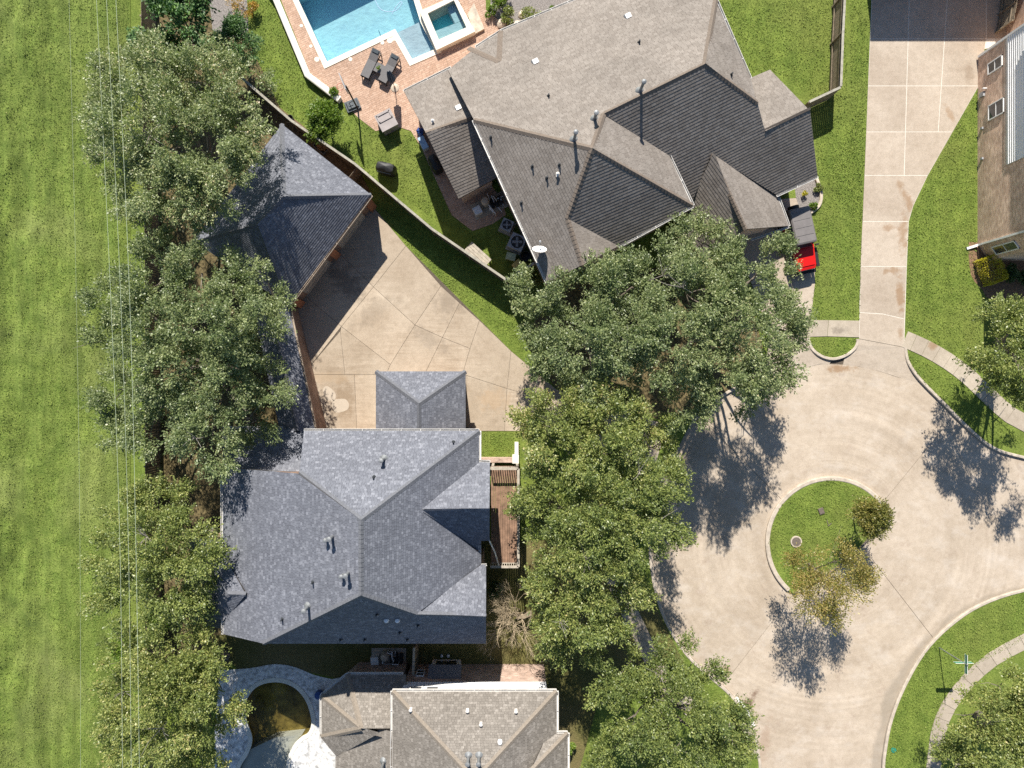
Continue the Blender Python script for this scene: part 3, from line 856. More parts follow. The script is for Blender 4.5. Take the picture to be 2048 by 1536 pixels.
def bush(name, label, c_px, r_m, hgt, mat, seed, n=1500, L=0.10, W=0.05, cat='shrub', group=None, box=None, rz=0.0, z0=0.0):
    rng = np.random.default_rng(seed); b = P(*c_px, z0) if z0 else P(*c_px); root = empty(name, b, rz, label, cat, group)
    if box is None:
        k = max(4, int(r_m * 9)); cc, aa = [], []
        for _ in range(k):
            d = rng.normal(0, 1, 3); d[2] = abs(d[2]); d /= np.linalg.norm(d)
            q = d * np.array([r_m, r_m, hgt * 0.55]) * rng.uniform(0.25, 0.72) + np.array([0, 0, hgt * 0.42]); s = r_m * rng.uniform(0.25, 0.42)
            e = rng.normal(0, 1, (n // k, 3)); e[:, 2] = np.abs(e[:, 2]) * .9 - .15; e /= np.linalg.norm(e, axis=1)[:, None]
            cc.append(q + e * s * rng.uniform(0.55, 1.1, (n // k, 1)) * np.array([1, 1, min(1.4, hgt / r_m)])); aa.append(e)
        C, A = np.concatenate(cc), np.concatenate(aa)
    else:
        C = rng.uniform(-0.5, 0.5, (n, 3)); f = rng.integers(0, 5, n)
        C[f == 0, 0] = -0.5; C[f == 1, 0] = 0.5; C[f == 2, 1] = -0.5; C[f == 3, 1] = 0.5; C[f == 4, 2] = 0.5
        A = C.copy(); C[:, 2] += 0.5; C = C * np.array([box[0], box[1], hgt]) + rng.normal(0, 0.025, (n, 3))
        A /= np.linalg.norm(A, axis=1)[:, None]
    C[:, 2] = np.maximum(C[:, 2], 0.04)
    st = MB()
    for _ in range(5):
        a = rng.uniform(0, 6.28); st.tube([b + Vector((0, 0, -.03)), b + Vector((math.cos(a) * r_m * .2, math.sin(a) * r_m * .2, hgt * .5)), b + Vector((math.cos(a) * r_m * .5, math.sin(a) * r_m * .5, hgt * .75))], [.03, .022, .008], 5)
    st.build('stem', M['bark'], root)
    leaf_mesh('foliage', C, A, L, W, rng, mat, root, 0.6)
    return root

# ================================================================== SETTING
def sheet_holes(name, outer, holes, z, mat, parent=None):
    loops = [[Vector((p[0], p[1], 0)) for p in l] for l in [outer] + holes]
    flat = [p for l in loops for p in l]; fs = []
    for a, b, c in tessellate_polygon(loops):
        if (flat[b] - flat[a]).cross(flat[c] - flat[a]).z < 0: b, c = c, b
        fs.append((a, b, c))
    o = pydata(name, [(p.x, p.y, z) for p in flat], fs, mat, parent)
    if parent is None: o["kind"] = 'structure'
    return o

def point_in(poly, x, y):
    ins = False; n = len(poly); j = n - 1
    for i in range(n):
        xi, yi, xj, yj = poly[i][0], poly[i][1], poly[j][0], poly[j][1]
        if (yi > y) != (yj > y) and x < (xj - xi) * (y - yi) / (yj - yi + 1e-12) + xi: ins = not ins
        j = i
    return ins

# ---- outlines (survey positions at ground level)
ST_R = [(2400, 985), (2200, 950), (2048, 918), (1985, 898), (1935, 858), (1885, 808), (1850, 773), (1828, 748), (1813, 722), (1808, 695)]
ST_U = [(1718, 678), (1717, 690), (1709, 702), (1690, 715), (1665, 721), (1640, 714), (1621, 698), (1613, 676)]
ST_L1 = [(1525, 757), (1480, 775), (1440, 797), (1410, 816), (1385, 840)]
ST_L2 = [(1325, 955), (1310, 1020), (1303, 1090), (1308, 1150), (1322, 1210), (1345, 1262), (1378, 1310), (1420, 1350), (1455, 1380), (1485, 1415), (1508, 1460), (1520, 1510), (1524, 1560), (1526, 1800)]
ST_B = [(1764, 1800), (1764, 1560), (1768, 1500), (1780, 1440), (1805, 1375), (1845, 1305), (1895, 1252), (1960, 1208), (2048, 1178), (2200, 1150), (2400, 1135)]
sR, sU, sL1, sL2, sB = [smooth_line(px(l), 4) for l in (ST_R, ST_U, ST_L1, ST_L2, ST_B)]
street_hole = sR + sU + [P(1540, 676)] + sL1 + sL2 + sB
ARC = [(1838, 762), (1800, 755), (1760, 742), (1720, 733), (1690, 729), (1640, 729), (1590, 740), (1525, 757)]
sARC = smooth_line(px(ARC), 3)

POOL = px([(586, -22), (654, 125), (790, 60), (824, 120), (870, 100), (842, 45), (790, -125)])
SPA_O = px([(841, 30), (912, -2), (951, 70), (874, 107)])
SPA_I = px([(857, 34), (909, 8), (934, 62), (879, 86)])
POOL2 = smooth_line(px([(491, 1405), (512, 1374), (548, 1363), (586, 1372), (612, 1400), (624, 1440), (618, 1464), (603, 1474), (588, 1490), (575, 1520), (565, 1580), (470, 1600), (478, 1540), (497, 1505), (504, 1475), (493, 1440)]), 4, True)

big = [Vector((-1500, -1500, 0)), Vector((1500, -1500, 0)), Vector((1500, 1500, 0)), Vector((-1500, 1500, 0))]
ground = sheet_holes('ground', big, [street_hole, POOL, SPA_I, POOL2], 0.0, M['lawn'])

# open field on the left: gently uneven mown turf
def field():
    xs = np.arange(-75, -25.3, 0.28); ys = np.arange(-42, 42, 0.28); rng = np.random.default_rng(3)
    X, Y = np.meshgrid(xs, ys)
    Z = np.zeros_like(X)
    for s, a in ((0.35, 0.14), (0.9, 0.11), (1.9, 0.075), (3.6, 0.04)):
        for _ in range(7):
            th = rng.uniform(0, 3.14); Z += a / 2.6 * np.sin((X * math.cos(th) * 1.3 + Y * math.sin(th) * 0.6) * s * 2 + rng.uniform(0, 6.28))
    ruts = np.exp(-((X + 31.3 + 0.25 * np.sin(Y * 0.3)) / 0.35) ** 2) + np.exp(-((X + 33.2 + 0.25 * np.sin(Y * 0.27)) / 0.35) ** 2)
    rough = np.clip((-X - 29.5) / 3, 0.25, 1.0)
    Z = Z * rough - ruts * 0.07 + 0.22
    Z += rng.normal(0, 0.012, Z.shape) * rough * 1.6
    edge = np.clip((-25.3 - X) / 1.0, 0, 1); Z = 0.006 + np.maximum(Z, 0.0) * edge
    n, m = X.shape; v = np.stack([X, Y, Z], -1).reshape(-1, 3)
    idx = np.arange(n * m).reshape(n, m)
    f = np.stack([idx[:-1, :-1], idx[:-1, 1:], idx[1:, 1:], idx[1:, :-1]], -1).reshape(-1, 4)
    o = pydata('field', v.tolist(), f.tolist(), M['field'], None, True); o["kind"] = 'structure'
    return v
FIELD_V = field()

# worn earth, beds and shaded turf laid just above the ground
sheet('earth_strip', px([(290, 0), (490, 0), (500, 90), (560, 215), (720, 345), (745, 390), (560, 620), (610, 870), (620, 1290), (420, 1340), (290, 1340)]), 0.004, M['leaf_litter'])
sheet('fence_side_soil', px([(505, 195), (585, 235), (722, 342), (705, 362), (640, 320), (560, 260)]), 0.008, M['soil'])
sheet('oak_bed', px([(1110, 775), (1060, 700), (1075, 590), (1110, 570), (1400, 520), (1500, 600), (1525, 690), (1520, 750), (1400, 812), (1330, 842), (1160, 795)]), 0.004, M['leaf_litter'])
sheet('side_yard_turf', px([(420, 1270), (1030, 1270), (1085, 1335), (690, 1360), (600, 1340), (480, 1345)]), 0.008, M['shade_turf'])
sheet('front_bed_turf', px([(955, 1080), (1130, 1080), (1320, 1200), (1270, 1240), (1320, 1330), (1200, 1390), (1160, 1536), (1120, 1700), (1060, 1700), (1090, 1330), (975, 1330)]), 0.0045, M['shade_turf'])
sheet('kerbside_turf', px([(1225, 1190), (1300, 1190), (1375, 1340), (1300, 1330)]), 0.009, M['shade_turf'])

sheet('dry_bed', px([(415, -40), (492, -40), (497, 60), (470, 80), (425, 60)]), 0.008, M['gravel'])

# ---- street
street = sheet_holes('street_base', street_hole, [], -0.16, M['joint'])
cen = P(1663, 1085, 0)
road = tag(bpy.data.objects.new('street', None), kind='structure'); COL.objects.link(road)
def arcpts(line): return [Vector((p.x, p.y, 0)) for p in line]
def nearest(line, q):
    return min(range(len(line)), key=lambda i: (line[i].x - q.x) ** 2 + (line[i].y - q.y) ** 2)
SE_half = px([(1590, 1188), (1640, 1160), (1690, 1124), (1725, 1092), (1752, 1062), (1772, 1025), (1770, 1003)])
SEp = SE_half[::-1]
jNW, jSW, jSE = P(1395, 826), P(1448, 1374), P(1868, 1278)
outer = [Vector((p.x, p.y, 0)) for p in (sR[:nearest(sR, P(1838, 762)) + 1] + sARC[1:] + sL1[1:] + sL2 + sB)]
iNE = nearest(outer, P(1908, 833)); iNW = nearest(outer, jNW); iSW = nearest(outer, jSW); iSE = nearest(outer, jSE)
iA = nearest(outer, P(1526, 1800)); 
rad = 130 / 30.0
def isl(a0, a1, n=14):
    return [cen + Vector((math.cos(R(a0 + (a1 - a0) * i / n)), math.sin(R(a0 + (a1 - a0) * i / n)), 0)) * rad for i in range(n + 1)]
def seg(i, j): return outer[i:j + 1]
quad = [seg(iNE, iNW) + isl(139, 41) + [SE_half[-1]]]
quad.append(seg(iNW, iSW) + [SE_half[0]] + isl(229, 139))
botL = P(1526, 1800); botR = P(1764, 1800)
k1 = nearest(outer, botL); k2 = nearest(outer, botR)
quad.append(seg(iSW, k1) + seg(k2, iSE) + SEp[3:])
quad.append(seg(iSE, len(outer) - 1) + seg(0, iNE) + SEp[:4])
for qd in quad:
    pts = [p for i, p in enumerate(qd) if (p - qd[i - 1]).length > 0.02]
    MB().prism(inset([(p.x, p.y) for p in pts], 0.012), -0.158, -0.13).build('slab', M['street'], road)

def apron(name, pts):
    vs = [P(x, y, 0) + Vector((0, 0, z)) for x, y, z in pts]
    fs = [t for t in tessellate_polygon([[Vector((v.x, v.y, 0)) for v in vs]])]
    return tag(pydata(name, vs, fs, M['drive2']), kind='structure')
apron('driveway_apron', [(1718, 678, .02), (1808, 695, .02), (1813, 722, -.05), (1828, 748, -.11), (1842, 766, -.128), (1800, 755, -.128), (1760, 742, -.128), (1720, 733, -.128), (1688, 729, -.128), (1690, 716, -.10), (1709, 702, -.06), (1717, 690, 0)])
apron('driveway_apron', [(1540, 676, .02), (1613, 676, .02), (1621, 698, -.03), (1640, 714, -.09), (1664, 722, -.11), (1660, 729, -.128), (1640, 729, -.128), (1590, 740, -.128), (1525, 757, -.128)])
apron('driveway_apron', [(1385, 840, -.128), (1360, 880, -.128), (1340, 918, -.128), (1325, 955, -.128), (1300, 945, .02), (1330, 850, .02), (1365, 825, .02)])

# ---- kerbs (real step up from the street)
for line, w in ((sR, 0.2), (sU, 0.2), (sL1, 0.2), (sL2, 0.2), (sB, 0.2)):
    n = len(line); c0 = line[n // 2]; d = line[min(n // 2 + 1, n - 1)] - line[n // 2 - 1]; nn = Vector((-d.y, d.x, 0))
    probe = c0 + nn.normalized() * 0.5
    sgn = -1 if point_in([(p.x, p.y) for p in street_hole], probe.x, probe.y) else 1
    a, b = (0.0, w) if sgn > 0 else (-w, 0.0)
    ribbon(line, a, b, -0.158, 0.035).build('kerb', M['kerb'])["kind"] = 'structure'
kerb_w = smooth_line(px([(1470, 1398), (1485, 1415), (1497, 1435), (1505, 1453)]), 4)
ribbon(kerb_w, -0.005, 0.205, -0.10, 0.039).build('kerb_paint', M['gutter'])["kind"] = 'structure'
isl_edge = [cen + Vector((math.cos(R(a)), math.sin(R(a)), 0)) * rad for a in range(38, 233, 5)]
ribbon(isl_edge, -0.06, 0.22, -0.158, 0.03).build('island_kerb', M['kerb'])["kind"] = 'structure'
ribbon([Vector(p) for p in SE_half], -0.04, 0.09, -0.158, 0.03).build('island_edging', M['iron'])["kind"] = 'structure'
isl_poly = [(p.x, p.y) for p in isl_edge] + [(p.x, p.y) for p in SE_half]
island = MB().prism(isl_poly, -0.158, 0.0).build('island_lawn', M['lawn']); island["kind"] = 'structure'

# ---- main driveway of the charcoal-roofed house
drive = tag(bpy.data.objects.new('driveway', None), kind='structure'); COL.objects.link(drive)
for q in [[(735, 400), (812, 492), (747, 574), (667, 495)], [(667, 495), (747, 574), (683, 653), (602, 585)], [(602, 585), (683, 653), (620, 733), (600, 640), (585, 610)],
          [(812, 492), (882, 572), (830, 650), (747, 574)], [(747, 574), (830, 650), (781, 729), (683, 653)], [(683, 653), (781, 729), (772, 749), (690, 749), (681, 662)], [(620, 733), (681, 662), (690, 749), (628, 749)],
          [(882, 572), (919, 606), (885, 675), (830, 650)], [(830, 650), (885, 675), (849, 749), (772, 749), (781, 729)], [(919, 606), (959, 641), (940, 697), (885, 675)],
          [(885, 675), (940, 697), (925, 749), (849, 749)], [(959, 641), (1022, 702), (1014, 777), (934, 751), (925, 749), (940, 697)],
          [(1022, 702), (1112, 778), (1165, 800), (1150, 815), (1050, 788), (1014, 777)], [(1014, 777), (1050, 788), (1150, 815), (1130, 862), (1009, 862)],
          [(934, 751), (1014, 777), (1009, 862), (930, 862)], [(628, 749), (709, 749), (714, 863), (655, 863)], [(709, 749), (760, 749), (760, 863), (714, 863)],
          [(760, 749), (925, 749), (934, 751), (930, 863), (760, 863)], [(1165, 800), (1330, 848), (1300, 945), (1130, 862), (1150, 815)]]:
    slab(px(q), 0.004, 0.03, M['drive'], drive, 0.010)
for q in ([(646, 782), (652, 772), (664, 778), (672, 790), (668, 802), (655, 800)], [(664, 812), (668, 800), (690, 798), (698, 808), (694, 820), (672, 825)]):
    MB().prism([(p.x, p.y) for p in smooth_line(px(q), 3, True)], 0.028, 0.0335).build('cement_patch', M['patch'], drive)
sheet('driveway_bed', px([(735, 400), (812, 492), (1022, 702), (1112, 778), (1330, 848), (1300, 945), (1130, 862), (655, 863), (600, 640), (585, 610)]), 0.0075, M['joint'])

# ---- right-hand driveway with pale joints
drive2 = tag(bpy.data.objects.new('driveway', None), kind='structure'); COL.objects.link(drive2)
LE = lambda y: 1743 - 24 * min(y, 560) / 560 - (max(y - 560, 0) / 120) * 2
M1 = lambda y: 1818 - 10 * y / 350; M2 = lambda y: 1894 - 18 * y / 262; M3 = lambda y: 1968 - 8 * y / 100
rows = [-60, 78, 172, 264, 351, 443, 533]
for a, b in zip(rows[:-1], rows[1:]):
    if b <= 172:
        xs = [LE, M1, M2, (lambda y: min(1972, 1960 + (165 - y) * .2))]
        for f, g in zip(xs[:-1], xs[1:]): slab(px([(f(a), a), (g(a), a), (g(b), b), (f(b), b)]), 0.004, 0.03, M['drive2'], drive2, 0.022)
        if b <= 78: slab(px([(xs[3](a), a), (2080, a), (2040, b), (xs[3](b), b)]), 0.004, 0.03, M['drive2'], drive2, 0.022)
    elif b <= 264:
        for q in ([(LE(a), a), (M1(a), a), (M1(b), b), (LE(b), b)], [(M1(a), a), (M2(a), a), (M2(b), b), (M1(b), b)], [(M2(a), a), (1957, a), (1905, b), (M2(b), b)]): slab(px(q), 0.004, 0.03, M['drive2'], drive2, 0.022)
    elif b <= 351:
        for q in ([(LE(a), a), (M1(a), a), (M1(b), b), (LE(b), b)], [(M1(a), a), (1905, a), (1855, b), (M1(b), b)]): slab(px(q), 0.004, 0.03, M['drive2'], drive2, 0.022)
    elif b <= 443: slab(px([(LE(a), a), (1855, a), (1826, 412), (1817, b), (LE(b), b)]), 0.004, 0.03, M['drive2'], drive2, 0.022)
    else: slab(px([(LE(a), a), (1817, a), (1813, b), (LE(b), b)]), 0.004, 0.03, M['drive2'], drive2, 0.022)
slab(px([(LE(533), 533), (1813, 533), (1809, 638), (1765, 628), (1719, 625)]), 0.004, 0.03, M['drive2'], drive2, 0.022)
slab(px([(1719, 625), (1765, 628), (1809, 638), (1808, 695), (1718, 678)]), 0.004, 0.03, M['drive2'], drive2, 0.022)
sheet('driveway_bed', px([(1745, -60), (2080, -60), (2035, 85), (1960, 100), (1957, 172), (1855, 351), (1826, 412), (1817, 443), (1813, 533), (1808, 694), (1718, 677), (1719, 600)]), 0.0275, M['white_joint'])

# ---- driveway with the red off-roader
drive3 = tag(bpy.data.objects.new('driveway', None), kind='structure'); COL.objects.link(drive3)
slab(px([(1535, 400), (1592, 396), (1608, 440), (1628, 500), (1630, 565), (1624, 618), (1590, 624), (1582, 545), (1560, 500)]), 0.004, 0.03, M['drive2'], drive3)
slab(px([(1535, 400), (1560, 500), (1582, 545), (1590, 624), (1525, 630), (1500, 560), (1480, 480)]), 0.004, 0.03, M['drive2'], drive3)
slab(px([(1525, 630), (1624, 618), (1613, 676), (1540, 676)]), 0.004, 0.03, M['drive2'], drive3)
sheet('driveway_bed', px([(1535, 400), (1592, 396), (1608, 440), (1628, 500), (1630, 565), (1613, 675), (1541, 675), (1500, 560), (1480, 480)]), 0.0078, M['joint'])

# ---- sidewalks
def walk(quads):
    w = tag(bpy.data.objects.new('sidewalk', None), kind='structure'); COL.objects.link(w)
    for q in quads: slab(px(q), 0.0, 0.034, M['walk'], w, 0.012)
walk([[(1614, 640), (1657, 640), (1654, 673), (1613, 674)], [(1657, 640), (1719, 641), (1718, 675), (1654, 673)]])
wl = smooth_line([Vector((x, y, 0)) for x, y in [(1808, 677), (1850, 696), (1895, 722), (1935, 752), (1975, 790), (2020, 830), (2080, 860)]], 2)
def band(line, hw):
    out = []
    for i, p in enumerate(line):
        d = (line[min(i + 1, len(line) - 1)] - line[max(i - 1, 0)]).normalized(); out.append((p + Vector((d.y, -d.x, 0)) * hw, p - Vector((d.y, -d.x, 0)) * hw))
    return out
def walk_line(pts, hw):
    b = band(smooth_line([Vector((x, y, 0)) for x, y in pts], 2), hw)
    walk([[(p.x, p.y), (r.x, r.y), (s.x, s.y), (q.x, q.y)] for (p, q), (r, s) in zip(b[:-1], b[1:])])
walk_line([(1809, 678), (1850, 696), (1895, 722), (1935, 752), (1975, 790), (2020, 830), (2080, 860)], 17)
walk_line([(1225, 1150), (1252, 1210), (1278, 1262), (1306, 1322), (1340, 1370), (1385, 1420)], 17)
walk_line([(2090, 1262), (2045, 1285), (1985, 1318), (1935, 1362), (1897, 1412), (1875, 1470), (1865, 1560)], 15)
wk = tag(bpy.data.objects.new('driveway', None), kind='structure'); COL.objects.link(wk)
slab(px([(1440, 1450), (1497, 1442), (1512, 1475), (1518, 1508), (1455, 1515)]), 0.004, 0.03, M['walk'], wk)

# ---- paver terrace round the upper pool
TERR = px([(470, -220), (562, 0), (622, 150), (690, 208), (716, 235), (751, 262), (800, 255), (822, 262), (845, 300), (903, 430), (945, 462), (985, 448), (1012, 430), (1002, 395), (940, 320), (880, 230), (1000, 150), (1070, 80), (1003, 45), (972, 20), (965, -220)])
terr = sheet_holes('terrace', TERR, [POOL, SPA_I], 0.006, M['joint'])
def pavers():
    rng = random.Random(5); v, f, r = [], [], []
    d = (P(790, 60) - P(654, 125)).normalized(); u = Vector((d.x, d.y, 0)); w = Vector((d.y, -d.x, 0))
    tiles([Vector((p.x, p.y, 0)) for p in TERR], u, w, Vector((0, 0, 1)), Vector((P(700, 150).x, P(700, 150).y, 0)), 0.27, 0.135, 0.007, 0.022, 0.024, v, f, r, rng, True)
    pool = [(p.x, p.y) for p in inset(POOL, -0.2)]; keep_f, keep_r = [], []
    for a, b in zip(f, r):
        c = sum((v[i] for i in a), Vector()) / len(a)
        if not point_in(pool, c.x, c.y) and not point_in([(p.x, p.y) for p in SPA_O], c.x, c.y): keep_f.append(a); keep_r.append(b)
    o = tiles_object('pavers', v, keep_f, keep_r, M['paver'], terr); o["kind"] = 'stuff'
pavers()
sheet('gravel_bed', px([(1003, 45), (980, 25), (985, -60), (1150, -60), (1140, 15), (1080, 45), (1020, 70)]), 0.004, M['gravel'])
sheet('mulch_bed', smooth_line(px([(1938, 492), (1955, 485), (2100, 500), (2100, 620), (1985, 600), (1965, 580), (1942, 550)]), 3, True), 0.004, M['mulch'])
bed_edge = smooth_line(px([(1632, 358), (1641, 385), (1638, 410), (1622, 425), (1606, 433)]), 5)
sheet('flower_bed', bed_edge + px([(1594, 416), (1590, 378), (1610, 365)]), 0.004, M['gravel'])

# ================================================================== POOLS
def basin(root, poly, z1, z0, mat, name='basin'):
    n = len(poly); vs = [(p.x, p.y, z1) for p in poly] + [(p.x, p.y, z0) for p in poly]
    fs = [(i, (i + 1) % n, n + (i + 1) % n, n + i) for i in range(n)]
    fs += [tuple(n + k for k in t) for t in tessellate_polygon([[Vector((p.x, p.y, 0)) for p in poly]])]
    return pydata(name, vs, fs, mat, root)
def coping(root, poly, w, z0, z1, mat, closed=True, wi=0.03):
    q = ccw([Vector((p[0], p[1])) for p in poly]); a, b = inset(q, wi), inset(q, -w); n = len(a); mb = MB(); vs = []
    for i in range(n): vs += [(a[i].x, a[i].y, z0), (a[i].x, a[i].y, z1), (b[i].x, b[i].y, z1), (b[i].x, b[i].y, z0)]
    fs = []
    for i in range(n):
        j = (i + 1) % n
        for m in range(3): fs.append((i * 4 + m, j * 4 + m, j * 4 + m + 1, i * 4 + m + 1))
    return mb.add(vs, fs).build('coping', mat, root)

pool = empty('swimming_pool', (0, 0, 0), 0, 'clear blue swimming pool with pale coping in the brick paver terrace', 'pool')
basin(pool, POOL, 0.03, -1.85, M['plaster'])
shelf_poly = px([(790, 60), (824, 120), (870, 100), (842, 45), (838, 37)])
MB().prism([(p.x, p.y) for p in inset(shelf_poly, 0.01)], -1.86, -0.42).build('tanning_shelf', M['plaster_shelf'], pool)
coping(pool, POOL, 0.33, 0.0, 0.06, M['coping'])
sheet('water', inset(POOL, 0.002), -0.10, M['water'], None, pool)

spa = empty('spa', (0, 0, 0), 0, 'raised square spa with turquoise water at the pool corner', 'spa')
mb = MB(); o4, i4 = SPA_O, SPA_I
vs = []
for a, b in zip(o4, i4): vs += [(a.x, a.y, -0.42), (a.x, a.y, 0.48), (b.x, b.y, 0.48), (b.x, b.y, -0.75)]
fs = []
for i in range(4):
    j = (i + 1) % 4
    for m in range(3): fs.append((i * 4 + m, j * 4 + m, j * 4 + m + 1, i * 4 + m + 1))
mb.add(vs, fs).build('spa_wall', M['coping'], spa)
sheet('basin_floor', inset(SPA_I, -0.01), -0.74, M['plaster_spa'], None, spa)
ii = inset(SPA_I, 0.0)
def lerp4(a, b, t): return Vector((a.x + (b.x - a.x) * t, a.y + (b.y - a.y) * t))
A_, B_, C_, D_ = [Vector((p.x, p.y)) for p in SPA_I]
MB().prism([lerp4(A_, D_, .55), lerp4(B_, C_, .62), C_, D_], -0.75, 0.0).build('bench', M['plaster_shelf'], spa)
MB().prism([lerp4(A_, B_, .72), B_, lerp4(B_, C_, .60), lerp4(lerp4(A_, D_, .58), lerp4(B_, C_, .6), .74)], -0.75, 0.0).build('bench', M['plaster_shelf'], spa)
sheet('water', inset(SPA_I, -0.004), 0.36, M['water_spa'], None, spa)

pool2 = empty('swimming_pool', (0, 0, 0), 0, 'murky free-form swimming pool with brown-green water beside the beige-roofed house', 'pool')
basin(pool2, POOL2, 0.03, -1.25, M['plaster_old'])
pale = px([(470, 1600), (478, 1540), (497, 1505), (545, 1482), (600, 1476), (586, 1500), (575, 1540), (565, 1590)])
MB().prism([(p.x, p.y) for p in pale], -1.3, -0.45).build('shallow_step', M['plaster_pale'], pool2)
coping(pool2, POOL2, 0.25, 0.0, 0.055, M['white_wall'])
sheet('water', inset(POOL2, 0.002), -0.14, M['water_murk'], None, pool2)
DECK2 = smooth_line(px([(440, 1340), (500, 1336), (550, 1328), (590, 1334), (630, 1350), (665, 1358)]), 4) + px([(700, 1350), (700, 1660), (430, 1660), (430, 1460)])
sheet_holes('pool_deck', DECK2, [POOL2], 0.03, M['stone_deck'])

# ================================================================== HOUSES
GUT = M['gutter']
# ---- charcoal-roofed two-storey house
h1 = empty('house', P(722, 1115), 0, 'large house with charcoal shingle roof, facing the curved tan driveway', 'house')
r1 = Roof({'n1': (608, 862, 5.8), 'n2': (958, 862, 5.8), 'a': (722, 1040, 10.9), 'b': (722, 1190, 10.9), 'h': (599, 945, 8.4),
           'w1': (445, 935, 5.8), 'w2': (447, 1268, 5.8), 's1': (527, 1287, 7.1), 's2': (972, 1287, 6.7), 'g2a': (833, 1228, 8.9), 'g2b': (972, 1231, 8.9),
           'g2c': (972, 1128, 5.9), 'e3': (962, 1128, 5.8), 'e2': (962, 1108, 5.8), 'e1': (958, 924, 5.8), 'g1a': (845, 1018, 8.6), 'g1b': (979, 1017, 8.6),
           'g1c': (980, 925, 5.8), 'g1e': (979, 1080, 6.2), 'g1f': (962, 1081, 6.2)},
          {'north': ['n1', 'n2', 'a', 'h'], 'west': ['a', 'h', 'w1', 'w2', 's1', 'b'], 'east': ['a', 'n2', 'e1', 'g1a', 'e2', 'e3', 'g2a', 'b'],
           'south': ['b', 'g2a', 'g2b', 's2', 's1'], 'gable_n': ['g1a', 'e1', 'g1c', 'g1b'], 'gable_s': ['g1a', 'g1b', 'g1e', 'g1f', 'e2'], 'gable2': ['g2a', 'e3', 'g2c', 'g2b']},
          [('north', ('n1', 'n2', 'a')), ('west', ('w1', 'w2', 'a')), ('east', ('a', 'n2', 'b')), ('south', ('b', 'g2a', 's1'))])
r1.V['g1b'].z = r1.V['g1a'].z
roof1 = r1.build(h1, M['sh_dark'], M['cap_dark'], 0.18, 0.145, 11)
V = r1.V
walls(h1, [V[k] for k in ('n1', 'n2', 'e1', 'g1c', 'g1b', 'g1e', 'g1f', 'e2', 'e3', 'g2c', 'g2b', 's2', 's1', 'w2', 'w1')] + [V['h'] - Vector((0, 0, 1.8))], M['brick_red'], 0.35, 0.0, 0.3)
c1 = P(722, 1115, 5)
for run in (['n1', 'n2'], ['n2', 'e1', 'g1c'], ['g1e', 'g1f', 'e2', 'e3', 'g2c'], ['w1', 'w2']): gutter(h1, orient([V[k] for k in run], c1), GUT)
bay = Roof({'a': (384, 1079, 5.2), 'b': (447, 1079, 5.5), 'c': (447, 1106, 5.75), 'k': (492, 1189, 6.95), 'p': (457, 1188, 6.9), 'd': (384, 1222, 5.2), 'e': (408, 1250, 5.2), 'f': (446, 1258, 5.3), 'g': (450, 1240, 5.75)},
           {'n': ['a', 'b', 'c', 'k', 'p'], 'w': ['a', 'p', 'd'], 'sw': ['d', 'p', 'e'], 's': ['p', 'k', 'g', 'f', 'e']})
bay.build(h1, M['sh_dark'], M['cap_dark'], 0.18, 0.145, 12)
walls(h1, [bay.V[k] for k in ('a', 'b', 'c', 'g', 'f', 'e', 'd')], M['brick_red'], 0.3)
gutter(h1, orient([bay.V['a'], bay.V['d'], bay.V['e']], P(440, 1180, 5)), GUT)
porch = Roof({'p1': (752, 743, 3.2), 'p2': (931, 743, 3.2), 'q1': (838, 807, 5.3), 'q2': (838, 868, 5.3), 'p3': (752, 866, 3.2), 'p4': (931, 866, 3.2)},
             {'n': ['p1', 'p2', 'q1'], 'w': ['p1', 'q1', 'q2', 'p3'], 'e': ['p2', 'p4', 'q2', 'q1']})
porch.build(h1, M['sh_dark'], M['cap_dark'], 0.18, 0.145, 13)
walls(h1, [porch.V[k] for k in ('p1', 'p2', 'p4', 'p3')], M['brick_red'], 0.25)
low = Roof({'a': (445, 857, 3.2), 'b': (630, 857, 3.2), 'c': (630, 952, 5.1), 'd': (445, 948, 5.1)}, {'n': ['a', 'b', 'c', 'd']})
low.build(h1, M['sh_dark'], M['cap_dark'], 0.18, 0.145, 14)
gutter(h1, orient([low.V['a'], P(565, 857, 3.2)], P(550, 950, 3)), GUT)
walls(h1, [low.V[k] for k in ('a', 'b', 'c', 'd')], M['brick_red'], 0.3, 0, 0.2)
bw = Roof({'a': (574, 596, 2.75), 'b': (630, 862, 2.75), 'c': (595, 862, 3.5), 'd': (540, 604, 3.5), 'e': (560, 862, 2.75), 'f': (506, 612, 2.75)},
          {'e': ['a', 'b', 'c', 'd'], 'w': ['d', 'c', 'e', 'f']})
bw.build(h1, M['sh_dark'], M['cap_dark'], 0.18, 0.145, 15)
uv_wall(h1, P(592, 612), P(652, 862), 0, 2.62, M['brick_red'], 0.22)
gutter(h1, orient([bw.V['a'], bw.V['b']], P(560, 740, 2.7)), M['tan_gutter'])
for pl, x, y, k in [('west', 665, 1073, 'twin'), ('west', 697, 1145, 'twin'), ('west', 617, 1212, 'flue'), ('north', 768, 918, 'dome2'), ('north', 748, 954, 'stub'), ('north', 907, 884, 'stub'), ('west', 626, 1164, 'stub'), ('west', 565, 1238, 'stub'),
                    ('south', 754, 1228, 'stub'), ('south', 773, 1240, 'dome'), ('south', 795, 1240, 'dome'), ('south', 836, 1250, 'stub'), ('south', 800, 1264, 'stub'), ('south', 682, 1278, 'stub'), ('south', 730, 1278, 'stub'), ('south', 815, 1278, 'stub')]:
    q = r1.on(pl, x, y); vent(roof1, q, 'flue' if k == 'dome2' else k)
